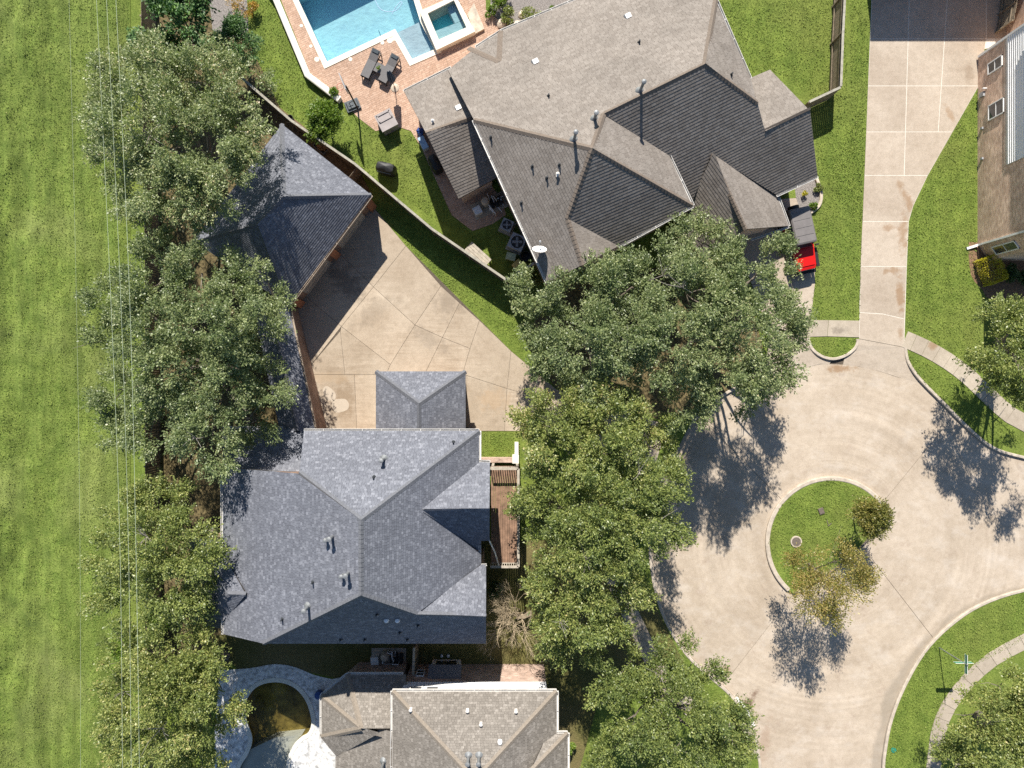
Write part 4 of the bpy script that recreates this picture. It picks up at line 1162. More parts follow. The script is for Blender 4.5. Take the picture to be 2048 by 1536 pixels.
# brick planter wall and stone piers by the front lawn
pw = empty('planter_wall', P(1000, 918), 0, 'low pinkish brick wall with white stone cap beside the balcony', 'wall')
uv_wall(pw, P(962, 918), P(1034, 918), 0, 0.9, M['brick_pink'], 0.28)
MB().box(P(1031, 916), (0.42, 0.5, 1.05)).box(P(1033, 897), (0.25, 0.9, .55)).build('pier', M['white_wall'], pw)

# balcony deck
dk = empty('balcony', P(1012, 1030), 0, 'raised brown wooden balcony with grey railing on the charcoal-roofed house', 'balcony')
zd = 2.7; x0, x1 = P(982, 0, zd).x, P(1038, 0, zd).x; y0, y1 = P(0, 1127, zd).y, P(0, 932, zd).y
nb = 12; bwid = (x1 - x0) / nb
for i in range(nb):
    MB().box((x0 + bwid * (i + .5), (y0 + y1) / 2, zd - 0.04), (bwid - 0.012, y1 - y0, 0.04 + 0.004 * (i % 3))).build('deck_board', M['deckwood'], dk)
for xx in (x0 + .1, x1 - .1):
    for yy in (y0 + .1, (y0 + y1) / 2, y1 - .1): MB().box((xx, yy, 0), (0.16, 0.16, zd - 0.05)).build('post', M['greywood'], dk)
def railing(a, b):
    a = Vector(a); b = Vector(b); L = (b - a).length; n = max(2, int(L / 0.14))
    MB().bar(a + Vector((0, 0, 1.0)), b + Vector((0, 0, 1.0)), 0.15, 0.05).build('top_rail', M['greywood'], dk)
    MB().bar(a + Vector((0, 0, .1)), b + Vector((0, 0, .1)), 0.05, 0.05).build('bottom_rail', M['greywood'], dk)
    for i in range(n + 1):
        p = a + (b - a) * (i / n); MB().box((p.x, p.y, zd + .1), (0.045, 0.045, 0.9)).build('baluster', M['greywood'], dk)
railing((x0, y1 - .05, zd), (x1 - .05, y1 - .05, zd)); railing((x1 - .05, y1 - .05, zd), (x1 - .05, y0 + .05, zd)); railing((x1 - .05, y0 + .05, zd), (x0, y0 + .05, zd))
# slanting rain pipe across the balcony corner
MB().tube([P(979, 1082, 5.3), P(990, 1105, 4.2), P(997, 1130, 3.0)], 0.05, 8).build('downspout', M['white_paint'], h1)

# ---- detached garage
g = empty('garage', P(560, 430), 0, 'detached garage with charcoal hip roof at the head of the driveway', 'garage')
rg = Roof({'N': (563, 248, 3.0), 'E': (742, 390, 3.0), 'S': (577, 612, 3.0), 'W': (388, 482, 3.0), 'r1': (567, 393, 6.0), 'r2': (516, 449, 6.0)},
          {'ne': ['N', 'E', 'r1'], 'se': ['E', 'S', 'r2', 'r1'], 'sw': ['S', 'W', 'r2'], 'nw': ['W', 'N', 'r1', 'r2']})
rg.build(g, M['sh_dark'], M['cap_dark'], 0.18, 0.145, 16)
walls(g, [rg.V[k] for k in 'NESW'], M['brick_red'], 0.42)
gutter(g, orient([rg.V['E'], rg.V['S']], rg.V['r1']), M['tan_gutter'])
d = (rg.V['S'] - rg.V['E']).normalized(); nrm = Vector((-d.y, d.x, 0)); nrm = nrm if nrm.dot(rg.V['r1'] - rg.V['E']) < 0 else -nrm
e0 = rg.V['E'] - nrm * 0.42; L = (rg.V['S'] - rg.V['E']).length
for k in (0.28, 0.72):
    c = e0 + d * L * k; c.z = 0
    door = MB().bar(c - d * 1.3 + Vector((0, 0, 1.1)) + nrm * .02, c + d * 1.3 + Vector((0, 0, 1.1)) + nrm * .02, 0.06, 2.2).build('garage_door', M['greywood'], g)
    for t in range(4): MB().bar(c - d * 1.25 + Vector((0, 0, .27 + .54 * t)) + nrm * .06, c + d * 1.25 + Vector((0, 0, .27 + .54 * t)) + nrm * .06, 0.03, 0.46).build('panel', M['greywood'], door)
for k in (0.04, 0.5, 0.96):
    c = e0 + d * L * k; MB().box((c.x, c.y, 0), (0.5, 0.5, 2.85), math.atan2(d.y, d.x)).build('pier', M['terracotta'], g)

# ---- weathered tan-roofed house
h2 = empty('house', P(1250, 300), 0, 'big house with weathered tan shingle roof beside the blue pool', 'house')
r2 = Roof({'A': (896, 140, 3.0), 'A2': (952, 95, 3.0), 'B': (1003, 62, 3.0), 'B2': (1170, -8, 3.0), 'B3': (1330, -85, 3.0), 'C': (1432, 0, 6.4), 'R1': (1410, 128, 8.75), 'R0': (1207, 228, 8.75), 'X': (1185, 297, 9.7),
           'Wn': (948, 240, 6.3), 'Ws': (1095, 565, 6.2), 'g': (1135, 437, 8.35), 'gs': (1164, 530, 8.1), 'ge': (1237, 492, 6.6), 'Se': (1385, 411, 6.6), 'v1': (1338, 312, 6.7),
           'E1': (1500, 157, 6.3), 'E2': (1515, 205, 7.05), 'p': (1530, 263, 5.85), 'q': (1620, 220, 5.85), 'S1': (1635, 352, 3.3), 'S2': (1553, 390, 3.3), 'k': (1423, 308, 5.95), 'kv': (1384, 404, 4.6), 'S3': (1372, 470, 3.05)},
          {'north': ['A', 'A2', 'B', 'B2', 'B3', 'C', 'R1', 'R0', 'X', 'Wn'], 'west': ['Wn', 'X', 'g', 'gs', 'Ws'], 'se': ['X', 'Se', 'ge', 'g'], 'gable_e': ['g', 'ge', 'gs'], 'mid_e': ['R0', 'v1', 'Se', 'X'],
           'south': ['R0', 'R1', 'E2', 'p', 'q', 'S1', 'S2', 'k', 'kv', 'v1'], 'east': ['C', 'E1', 'E2', 'R1']},
          [('north', ('B', 'R0', 'R1')), ('south', ('R0', 'R1', 'S1')), ('west', ('Wn', 'Ws', 'X')), ('se', ('X', 'Se', 'g'))])
roof2 = r2.build(h2, M['sh_tan'], M['cap_tan'], 0.28, 0.18, 21)
V = r2.V
g8 = Roof({'a': (1500, 157, 3.4), 'b': (1540, 140, 3.4), 'q': V['q'], 'p': V['p'], 'e': (1512, 206, 4.75)}, {'n': ['a', 'b', 'q', 'p', 'e']})
g8.build(h2, M['sh_tan'], M['cap_tan'], 0.28, 0.18, 22)
r2.cap(V['p'], V['q'], r2.pl['south'][1], g8.pl['n'][1], r2.pl['south'][0], g8.pl['n'][0], roof2, M['cap_tan'])
g6 = Roof({'k': V['k'] + Vector((0, 0, .02)), 'r': (1492, 458, 5.9), 'v': (1555, 392, 3.1), 'e': (1577, 452, 3.1), 's': (1500, 474, 5.0), 'kv': V['kv'], 'w': (1362, 470, 3.1), 'w2': (1412, 520, 3.1)},
          {'e': ['k', 'v', 'e', 'r'], 'w': ['k', 'r', 'w2', 'w', 'kv']})
g6.build(h2, M['sh_tan'], M['cap_tan'], 0.28, 0.18, 23)
wing = Roof({'a': (808, 183, 2.9), 'b': (902, 136, 2.9), 'c': (960, 228, 4.75), 'd': (852, 266, 4.75), 'e': (917, 397, 2.9), 'f': (996, 354, 2.9)}, {'n': ['a', 'b', 'c', 'd'], 's': ['d', 'c', 'f', 'e']})
wing.build(h2, M['sh_tan'], M['cap_tan'], 0.28, 0.18, 24)
nN = r2.pl['north']
for a, b in (((938, 97), (998, 124)), ((1001, 63), (998, 124))):
    A, B = r2.on('north', *a), r2.on('north', *b); t = (B - A).normalized().cross(nN[1])
    r2.cap(A, B, nN[1], nN[1], A + t, A - t, roof2, M['cap_tan'])
walls(h2, [V['A'], V['B'], V['B2'], V['B3'], V['C'], V['E1'], V['E2'] - Vector((0, 0, 2.2)), V['q'] - Vector((0, 0, 1.6)), V['S1'], V['S2'], V['kv'] - Vector((0, 0, .9)), V['Se'], V['ge'], V['gs'], V['Ws'], V['Wn']], M['brick_tan'], 0.4)
walls(h2, [wing.V[k] for k in 'abcfed'], M['brick_tan'], 0.35, 0, 0.2)
walls(h2, [g8.V['a'], g8.V['b'], g8.V['q'] - Vector((0, 0, .1)), g8.V['p'] - Vector((0, 0, 1.5))], M['brick_tan'], 0.35, 0, 0.3)
walls(h2, [g6.V[k] for k in ('k', 'v', 'e', 'r', 'w2', 'w', 'kv')], M['brick_tan'], 0.4, 0, 0.15)
c2 = P(1250, 280, 6)
for run in ([V['A2'], V['B']], [V['B'], V['B2']], [V['Wn'], V['Ws']], [V['Se'], V['ge']], [V['Se'], V['v1']], [V['S1'], V['S2']], [V['C'], V['E1']]): gutter(h2, orient(run, c2), GUT)
gutter(h2, orient([g6.V['v'], g6.V['e']], g6.V['k']), GUT); gutter(h2, orient([g6.V['e'], P(1502, 478, 3.1)], g6.V['k']), GUT)
gutter(h2, orient([wing.V['a'], wing.V['b']], wing.V['d']), GUT)
for pl, x, y, k in [('north', 1071, 124, 'box'), ('north', 1256, 33, 'box'), ('north', 1097, 192, 'stub'), ('north', 1278, 85, 'stub'), ('north', 1189, 238, 'flue'), ('north', 1148, 280, 'tall'), ('west', 982, 275, 'stub'), ('west', 1065, 333, 'stub'),
                    ('west', 1119, 330, 'stub'), ('west', 1115, 350, 'cap'), ('west', 1094, 356, 'stub'), ('west', 1043, 406, 'stub'), ('north', 1280, 182, 'tall'), ('east', 1462, 150, 'stub')]:
    vent(roof2, r2.on(pl, x, y), k)
vent(wing.roof, wing.on('n', 917, 216), 'box'); vent(wing.roof, wing.on('n', 866, 244), 'cap')

# ---- beige-roofed house at the bottom
h3 = empty('house', P(950, 1480), 0, 'house with beige blend shingle roof and white upper siding at the bottom', 'house')
r3 = Roof({'a': (785, 1383, 5.1), 'b': (1113, 1383, 5.1), 'x': (950, 1562, 8.0), 'x2': (950, 1760, 8.0), 'c': (785, 1760, 5.1), 'd': (1113, 1760, 5.1)},
          {'n': ['a', 'b', 'x'], 'w': ['a', 'x', 'x2', 'c'], 'e': ['b', 'd', 'x2', 'x']})
roof3 = r3.build(h3, M['sh_beige'], M['cap_beige'], 0.20, 0.14, 31)
r3b = Roof({'a': (1096, 1467, 5.15), 'b': (1135, 1467, 5.05), 'x': (1060, 1545, 6.9), 'c': (1135, 1760, 5.05), 'x2': (1060, 1760, 6.9)}, {'n': ['a', 'b', 'x'], 'e': ['b', 'c', 'x2', 'x']})
r3b.build(h3, M['sh_beige'], M['cap_beige'], 0.20, 0.14, 32)
r3c = Roof({'a': (643, 1392, 2.9), 'b': (695, 1349, 2.9), 'c': (812, 1349, 2.9), 'd': (812, 1457, 4.9), 'e': (722, 1457, 4.9), 'f': (643, 1474, 2.9), 'h': (697, 1503, 3.9), 'i': (762, 1460, 4.85), 'j': (672, 1512, 3.0), 'k': (672, 1700, 3.0), 'l': (812, 1700, 6.0), 'g': (812, 1462, 4.85)},
           {'n': ['b', 'c', 'd', 'e'], 'nw': ['a', 'b', 'e'], 'w': ['a', 'e', 'f'], 's': ['e', 'i', 'h', 'j', 'f'], 'w2': ['h', 'i', 'g', 'l', 'k', 'j']})
roof3c = r3c.build(h3, M['sh_beige'], M['cap_beige'], 0.20, 0.14, 33)
V = r3.V; W3 = r3c.V
Yw = -18.67; xl, xr = -6.72, P(1088, 0, 0).x
def block(house, x0_, x1_, y0_, y1_, z0_, z1_, mat): return walls(house, [Vector((x0_, y0_, z1_)), Vector((x1_, y0_, z1_)), Vector((x1_, y1_, z1_)), Vector((x0_, y1_, z1_))], mat, 0, z0_, 0)
block(h3, xl, xr, -34, Yw, 0, 2.75, M['brick_pink'])
block(h3, xl + .02, xr - .02, -34, Yw - .03, 2.75, 5.05, M['siding'])
walls(h3, [r3b.V[k] for k in ('a', 'b', 'c', 'x2')], M['brick_pink'], 0.45)
walls(h3, [W3[k] for k in ('a', 'b', 'c', 'g', 'l', 'k', 'j', 'f')], M['brick_pink'], 0.35)
for t in range(12):
    z = 2.78 + t * 0.19; MB().bar((xl, Yw - .005, z + .09), (xr, Yw - .005, z + .09), 0.035, 0.185, Vector((0, .12, 1))).build('siding_board', M['siding'], h3)
c3 = P(950, 1560, 6)
for run in ([V['a'], V['b']], [V['a'], V['c']], [V['b'], V['d']]): gutter(h3, orient(run, c3), GUT)
gutter(h3, orient([r3b.V['a'], r3b.V['b']], P(1080, 1600, 5)), GUT); gutter(h3, orient([r3b.V['b'], r3b.V['c']], P(1080, 1600, 5)), GUT)
cc = P(740, 1430, 3)
for run in ([W3['a'], W3['b']], [W3['b'], P(806, 1349, 2.9)], [W3['f'], W3['a']]): gutter(h3, orient(run, cc), GUT)
for pl, x, y, k in [('n', 822, 1418, 'cap'), ('n', 935, 1420, 'cap'), ('n', 1032, 1421, 'cap'), ('n', 962, 1447, 'cap'), ('n', 1000, 1484, 'dome'), ('n', 937, 1512, 'flue'), ('n', 958, 1512, 'flue')]: vent(roof3, r3.on(pl, x, y), k)
vent(roof3c, r3c.on('w2', 768, 1522), 'tall')
flat_window(h3, (P(847, 0).x * 1.0, Yw + .03, 1.55), (1, 0, 0), (0, 0, 1), 0.55, 0.95, 1, (0, 1, 0))
flat_window(h3, (P(866, 0).x * 1.0 - .6, Yw + .03, 4.2), (1, 0, 0), (0, 0, 1), 0.8, 1.2, 1, (0, 1, 0)); flat_window(h3, (P(866, 0).x + .4, Yw + .03, 4.2), (1, 0, 0), (0, 0, 1), 0.8, 1.2, 1, (0, 1, 0))
bx_c = P(895, 0).x
bwn = MB().box((bx_c, Yw + .22, 0.35), (1.85, 0.44, 1.25)).build('bay_window', M['white_paint'], h3)
MB().box((bx_c, Yw + .445, 0.6), (1.35, 0.03, 0.75)).build('pane', M['glass'], bwn)
zt = 1.6
pydata('bay_roof', [tuple(parent_world(h3).inverted() @ Vector(v)) for v in [(bx_c - 1.05, Yw + .6, zt), (bx_c + 1.05, Yw + .6, zt), (bx_c + 1.05, Yw, zt + .75), (bx_c - 1.05, Yw, zt + .75), (bx_c - 1.05, Yw, zt), (bx_c + 1.05, Yw, zt)]], [(0, 1, 2, 3), (0, 3, 4), (1, 5, 2), (0, 4, 5, 1)], M['cap_dark'], h3)

# ---- two-storey brick house on the right
h4 = empty('house', P(1990, 300), 0, 'tan brick two-storey house with white lap siding at the right edge', 'house')
X4 = P(1955, 0).x; Ys, Yn = P(0, 490).y, P(0, 117).y
loop = [Vector((X4, Yn, 6)), Vector((X4, Ys, 6)), Vector((P(1977, 0).x, P(0, 521).y, 6)), Vector((X4 + 14, P(0, 521).y, 6)), Vector((X4 + 14, Yn, 6))]
walls(h4, loop, M['brick_tan'], 0.0, 0, 0)
rz = 6.0
rv = [Vector((X4 - .4, Yn + .4, rz)), Vector((X4 - .4, Ys - 1.4, rz)), Vector((X4 + 14.4, Ys - 1.4, rz)), Vector((X4 + 14.4, Yn + .4, rz)), Vector((X4 + 5, (Ys + Yn) / 2 + 1, rz + 3)), Vector((X4 + 9, (Ys + Yn) / 2 + 1, rz + 3))]
inv4 = parent_world(h4).inverted()
pydata('roof', [tuple(inv4 @ v) for v in rv], [(0, 1, 4), (1, 2, 5, 4), (2, 3, 5), (3, 0, 4, 5), (0, 3, 2, 1)], M['cap_tan'], h4)
ysid = P(0, 330, 2.8).y
block(h4, X4 - .04, X4 + .3, ysid, Yn - .02, 2.85, 5.95, M['siding'])
for t in range(17):
    z = 2.86 + t * 0.18
    MB().bar((X4 - .06, ysid, z + .085), (X4 - .06, Yn - .02, z + .085), 0.03, 0.178, Vector((-.14, 0, 1))).build('siding_board', M['siding'], h4)
nsol = int((Yn - ysid) / 0.085)
for t in range(nsol):
    y = ysid + (t + .5) * (Yn - ysid) / nsol
    MB().box((X4 - .015, y, 2.64), (0.05, 0.066, 0.2)).build('brick', M['brick_tan'], h4)
for (yy, zc, w, hh) in ((221, 1.85, 1.0, 1.45), (112, 1.75, .75, 1.35)):
    flat_window(h4, (X4 - .03, P(0, yy).y * 0.965 if yy > 200 else P(0, 135).y * .97, zc), (0, 1, 0), (0, 0, 1), w, hh, 1, (-1, 0, 0))
MB().bar((X4 - .06, Ys - .03, 0.2), (X4 - .06, Ys - .03, 5.9), 0.12, 0.10).bar((X4 - .06, Ys - .03, .15), (X4 - .75, Ys - .25, .05), 0.16, 0.10).build('downspout', M['white_paint'], h4)
MB().bar((X4 - .06, Yn + .03, 0.2), (X4 - .06, Yn + .03, 5.9), 0.14, 0.12).build('downspout', M['white_paint'], h4)
aw = (loop[2] - loop[1]); aw.z = 0; awn = Vector((aw.y, -aw.x, 0)).normalized(); awn = awn if awn.y < 0 else -awn
flat_window(h4, loop[1] + aw * 0.55 + awn * .03 - Vector((0, 0, 3.9)), aw, (0, 0, 1), 0.62, 2.1, 1, awn)
MB().box((X4 - .07, P(0, 196).y, 0.35), (0.12, 0.3, 0.4)).build('meter_box', M['grey_plastic'], h4)
MB().tube([Vector((X4, P(0, 188).y, .9)), Vector((X4 - .25, P(0, 188).y, .9))], .05, 8).build('dryer_vent', M['white_plastic'], h4)
for yy in (262, 322): MB().box((X4 - .05, P(0, yy).y, 0.4), (0.1, 0.14, 0.2)).build('outlet_box', M['grey_plastic'], h4)
# garage wing further up, beyond the frame, and the recessed link wall
xg = P(2012, 0).x
block(h4, xg, xg + 12, Yn + 0.2, Yn + 12, 0, 5.9, M['brick_tan'])
wng = empty('garage', P(1880, -140), 0, 'garage block just past the top edge whose shade covers the right driveway', 'garage')
yb = P(0, 103).y + 5.9 * 1.15
block(wng, P(1722, 0).x, P(2060, 0).x, yb, yb + 7, 0, 5.4, M['brick_tan'])
pydata('roof', [tuple(parent_world(wng).inverted() @ Vector(v)) for v in [(P(1718, 0).x, yb - .1, 5.4), (P(2065, 0).x, yb - .1, 5.4), (P(2065, 0).x, yb + 7.4, 5.4), (P(1718, 0).x, yb + 7.4, 5.4), (P(1830, 0).x, yb + 3.6, 7.6), (P(1960, 0).x, yb + 3.6, 7.6)]], [(0, 1, 5, 4), (1, 2, 5), (2, 3, 4, 5), (3, 0, 4), (3, 2, 1, 0)], M['cap_tan'], wng)

# ================================================================== FENCES, WALLS, WIRES
def fence(label, pts, h=1.83, cap=True, cat='fence', mat='fence', group=None):
    root = empty('wooden_fence', P(*pts[0]), 0, label, cat, group); rng = random.Random(len(label))
    W = [P(*p) for p in pts]
    for a, b in zip(W[:-1], W[1:]):
        L = (b - a).length; n = max(1, round(L / 2.4)); d = (b - a).normalized(); nn = Vector((-d.y, d.x, 0)); ang = math.atan2(d.y, d.x)
        for i in range(n + 1):
            p = a + (b - a) * (i / n); MB().box((p.x, p.y, -.05), (0.1, 0.1, h + .02), ang).build('post', M[mat], root)
        for i in range(n):
            p, q = a + (b - a) * (i / n), a + (b - a) * ((i + 1) / n); m = MB(); l = (q - p).length; k = max(1, int(l / 0.145))
            for j in range(k):
                c = p + (q - p) * ((j + .5) / k) + nn * 0.06; m.box((c.x, c.y, 0.03), (l / k - 0.012, 0.02, h - 0.03 + rng.uniform(-.025, .02)), ang + rng.uniform(-.02, .02))
            m.build('picket_panel', M[mat], root)["kind"] = 'stuff'
            for z in (0.35, h - .35): MB().bar(p + Vector((0, 0, z)), q + Vector((0, 0, z)), 0.04, 0.09).build('rail', M[mat], root)
            if cap: MB().bar(p + Vector((0, 0, h + .03)), q + Vector((0, 0, h + .03 + rng.uniform(-.01, .01))), 0.15, 0.03).build('cap_board', M['fence_cap'], root)
    return root
fence('long weathered picket fence along the edge of the open field', [(309, -60), (311, 120), (318, 560), (318, 1000), (322, 1400), (330, 1640)], 1.9, False)
fence('diagonal cedar fence with pale cap board between the driveway and the pool garden', [(505, 180), (600, 262), (722, 345), (870, 470), (1012, 567)], 1.83)
fence('short cedar fence joining the diagonal fence to the tan-roofed house', [(1014, 568), (1066, 536)], 1.83)
fence('low wooden gate fence between the garage and the diagonal fence', [(722, 347), (702, 372)], 1.5, False)
fence('tall picket fence beside the right driveway at the top', [(1668, -60), (1660, 90), (1656, 196)], 1.83)
fence('picket fence running from the tan-roofed house to the right-hand lawn', [(1655, 198), (1595, 226)], 1.83)
fence('cedar fence between the two lower houses beside the pool pumps', [(836, 1275), (834, 1328)], 1.83)
fence('small worn picket fence by the bare crape myrtle', [(1036, 1228), (1048, 1228), (1062, 1222)], 1.1, False)
fence('dark wooden gate by the house link at the top right', [(2003, -40), (1996, 30), (1990, 66)], 1.7, False)

gw = empty('garden_wall', P(600, 100), 0, 'low white garden wall edging the paver terrace and the lawn', 'wall')
gl = [P(x, y) for x, y in ((540, -20), (554, 0), (619, 156), (682, 204))]
ribbon(gl, -0.17, 0.17, 0.0, 0.42).build('wall', M['white_wall'], gw)
ribbon(gl, -0.20, 0.20, 0.42, 0.50).build('cap_stone', M['white_wall'], gw)

WIRES = [(((135, -120), (152, 560), (160, 1100), (161, 1700)), 7.0, 'thin overhead wire farthest out over the open field', 0.005),
         (((187, -120), (220, 560), (240, 1100), (246, 1700)), 9.6, 'overhead wire nearest the field of the three over the oaks', 0.0085),
         (((207, -120), (240, 560), (257, 1100), (264, 1700)), 9.6, 'middle overhead wire of the three above the row of oaks', 0.0085),
         (((226, -120), (258, 560), (272, 1100), (281, 1700)), 9.6, 'overhead wire nearest the houses of the three over the oaks', 0.0095)]
for w, z, lab, r in WIRES:
    line = smooth_line([P(x, y, z + (0.25 if abs(y - 800) > 700 else 0)) for x, y in w], 10)
    a, b = line[0], line[-1]; da = (line[0] - line[1]).normalized() * 30; db = (line[-1] - line[-2]).normalized() * 30
    mb = MB().tube([a + da] + line + [b + db], r, 5)
    tag(mb.build('power_line', M['wire']), lab, 'power line', 'overhead wires along the field')

# ================================================================== TREES
OAK = 'live oaks'
tree('live_oak', 'tall spreading oak at the upper left beside the charcoal garage roof', (440, 355),
     [(400, 160, 80, 7.6), (330, 130, 65, 6.8), (470, 205, 65, 7), (410, 290, 95, 8.2), (310, 260, 90, 7.8), (232, 240, 48, 6.2), (222, 330, 44, 6.0), (485, 285, 52, 7.6), (365, 395, 75, 7.6), (300, 390, 65, 6.6), (425, 375, 55, 8.0), (250, 165, 55, 6)], M['oak'], 101, 0.30, group=OAK, scale=1.08)
tree('live_oak', 'largest oak on the left, reaching over the narrow link roof', (440, 735),
     [(320, 560, 65, 7), (400, 545, 60, 7.4), (475, 565, 50, 6.6), (545, 590, 38, 5.8), (330, 650, 80, 7.6), (430, 660, 85, 8), (525, 670, 58, 6.6), (340, 750, 75, 7.2), (440, 770, 80, 7.6), (535, 765, 48, 6), (330, 850, 60, 6.4), (420, 880, 58, 8.0), (240, 600, 48, 5.8), (205, 680, 42, 5.4), (230, 780, 48, 5.6), (515, 840, 40, 5.2), (240, 870, 45, 5)], M['oak'], 102, 0.32, group=OAK, scale=1.08)
tree('live_oak', 'oak west of the charcoal-roofed house, above the corner bay roof', (430, 1062),
     [(335, 1005, 50, 6), (255, 1010, 44, 5.8), (222, 1095, 40, 5.4), (300, 1085, 65, 7), (375, 1085, 54, 7), (260, 1180, 60, 6), (345, 1165, 66, 6.8), (408, 1120, 40, 7.4), (395, 1190, 38, 6.4)], M['oak2'], 103, 0.26, group=OAK, scale=1.1)
tree('live_oak', 'oak at the lower left overhanging the murky pool', (450, 1310),
     [(400, 1315, 60, 6), (325, 1330, 70, 6.6), (250, 1305, 48, 5.6), (440, 1380, 48, 5.6), (350, 1420, 80, 7), (270, 1420, 60, 6), (420, 1455, 50, 5.6), (335, 1505, 62, 6.2), (400, 1530, 45, 5.2), (250, 1375, 42, 5.2), (245, 1490, 40, 5)], M['oak2'], 104, 0.26, group=OAK, scale=1.12)
tree('live_oak', 'oak beside the satellite dish, left half of the crown mass under the tan house', (1165, 670),
     [(1060, 590, 40, 5.6), (1090, 650, 52, 6), (1150, 610, 62, 7), (1230, 575, 66, 7.4), (1180, 690, 70, 7.6), (1260, 660, 72, 8), (1115, 715, 48, 6), (1090, 695, 38, 5.6), (1220, 760, 55, 6.6), (1305, 545, 60, 7)], M['oak'], 105, 0.30, group=OAK, scale=1.08)
tree('live_oak', 'broad oak between the red off-roader and the turning circle', (1400, 670),
     [(1400, 500, 55, 6.4), (1380, 600, 75, 8), (1470, 560, 66, 7.4), (1535, 515, 40, 5.6), (1555, 570, 40, 5.6), (1480, 650, 76, 8), (1360, 700, 76, 8), (1555, 650, 52, 6.4), (1460, 740, 70, 7.4), (1535, 725, 48, 6.2), (1370, 790, 52, 6.4), (1495, 790, 40, 5.6), (1420, 455, 32, 5.4), (1585, 665, 22, 5.2)], M['oak'], 106, 0.32, group=OAK, scale=1.08)
tree('live_oak', 'oak at the driveway mouth, above the balcony in the picture', (1165, 855),
     [(1110, 830, 56, 6.4), (1180, 805, 52, 6.6), (1220, 850, 66, 7.4), (1290, 860, 48, 6.4), (1130, 900, 62, 7), (1230, 930, 66, 7.4), (1062, 850, 28, 5), (1320, 900, 34, 6)], M['oak2'], 107, 0.26, group=OAK, scale=1.08)
tree('live_oak', 'oak directly beside the wooden balcony', (1180, 1010),
     [(1100, 1000, 60, 6.8), (1072, 1020, 38, 5.4), (1180, 1010, 70, 7.8), (1265, 985, 62, 7.4), (1325, 970, 42, 6.4), (1245, 1070, 74, 7.8), (1160, 1090, 66, 7.4), (1315, 1055, 44, 6), (1090, 1080, 44, 6)], M['oak2'], 108, 0.28, group=OAK, scale=1.08)
tree('live_oak', 'oak below the balcony next to the bare crape myrtle', (1155, 1175),
     [(1130, 1160, 60, 6.8), (1215, 1160, 64, 7.2), (1082, 1170, 34, 5.4), (1160, 1235, 64, 6.8), (1235, 1230, 44, 6), (1112, 1255, 44, 6), (1150, 1295, 44, 5.6), (1265, 1175, 30, 5.2)], M['oak2'], 109, 0.26, group=OAK, scale=1.08)
tree('live_oak', 'oak at the bottom beside the kerb with the painted length', (1305, 1360),
     [(1230, 1370, 52, 6), (1315, 1345, 56, 6.4), (1385, 1330, 46, 5.8), (1270, 1440, 70, 7), (1365, 1420, 70, 7.4), (1435, 1440, 52, 6.4), (1230, 1500, 54, 6.4), (1340, 1510, 70, 7.4), (1430, 1510, 54, 6.4), (1465, 1485, 30, 5.4)], M['oak2'], 110, 0.28, group=OAK, scale=1.08)
tree('live_oak', 'oak at the right edge above the curved sidewalk', (1995, 690),
     [(2010, 640, 44, 5.2), (2040, 620, 36, 5), (1990, 700, 46, 5.6), (2045, 720, 58, 6.2), (2000, 765, 42, 5.2), (2060, 780, 45, 5.6), (1962, 718, 22, 4.8), (2095, 680, 55, 6.2), (2110, 790, 55, 6)], M['oak2'], 111, 0.24, 1.6, group=OAK, scale=1.0)
tree('live_oak', 'oak in the bottom right corner behind the street name sign', (1955, 1430),
     [(2010, 1370, 52, 5.6), (1960, 1430, 52, 6), (2030, 1430, 56, 6.6), (1940, 1500, 48, 5.6), (2000, 1500, 62, 6.6), (2060, 1500, 56, 6.6), (1892, 1515, 26, 5), (2080, 1400, 56, 6.2)], M['oak2'], 112, 0.26, group=OAK, scale=1.08)
tree('magnolia_tree', 'dark glossy magnolia at the very top left by the field fence', (410, 110),
     [(330, 22, 42, 4.6), (380, 50, 42, 4.8), (312, 72, 34, 4), (390, -10, 45, 4.8), (350, 112, 32, 3.8), (330, -30, 40, 4.6)], M['magnolia'], 113, 0.18, 1.6, 0.22, 0.10, spray=0.4, sig=0.15)
tree('evergreen_shrub_tree', 'rounded dark green shrub tree on the lawn corner near the garden wall', (492, 122),
     [(470, 88, 32, 2.8), (490, 108, 24, 2.4), (455, 74, 24, 2.6), (482, 70, 22, 2.4)], M['magnolia'], 114, 0.09, 3.2, 0.12, 0.05, spray=0.35, sig=0.11)
tree('young_tree', 'small bright green tree on the lawn beside the diagonal fence', (662, 262),
     [(648, 238, 20, 1.9), (662, 250, 17, 1.7), (640, 255, 16, 1.6), (655, 225, 15, 1.8)], M['limey'], 115, 0.05, 4.5, 0.11, 0.055, spray=0.28, sig=0.09, up=0.8)
tree('island_tree', 'small yellowing tree at the right tip of the turning island', (1708, 1018),
     [(1738, 1028, 22, 3.0), (1755, 1035, 18, 3.1), (1742, 1048, 14, 2.7), (1730, 1018, 14, 2.8)], M['olive_autumn'], 116, 0.06, 2.6, 0.11, 0.055, spray=0.45, sig=0.11, bias=-0.22)
tree('island_tree', 'sparse multi-stem tree with yellow autumn leaves at the lower edge of the island', (1618, 1128),
     [(1605, 1135, 26, 3.7), (1645, 1145, 30, 4.4), (1690, 1120, 18, 4.1), (1630, 1195, 26, 4.6), (1690, 1185, 30, 5.0), (1652, 1222, 26, 4.8), (1718, 1150, 18, 4.6)], M['olive_autumn'], 117, 0.08, 1.7, 0.11, 0.055, spray=0.7, sig=0.14, bias=0.02, twigs=16, scale=1.25)

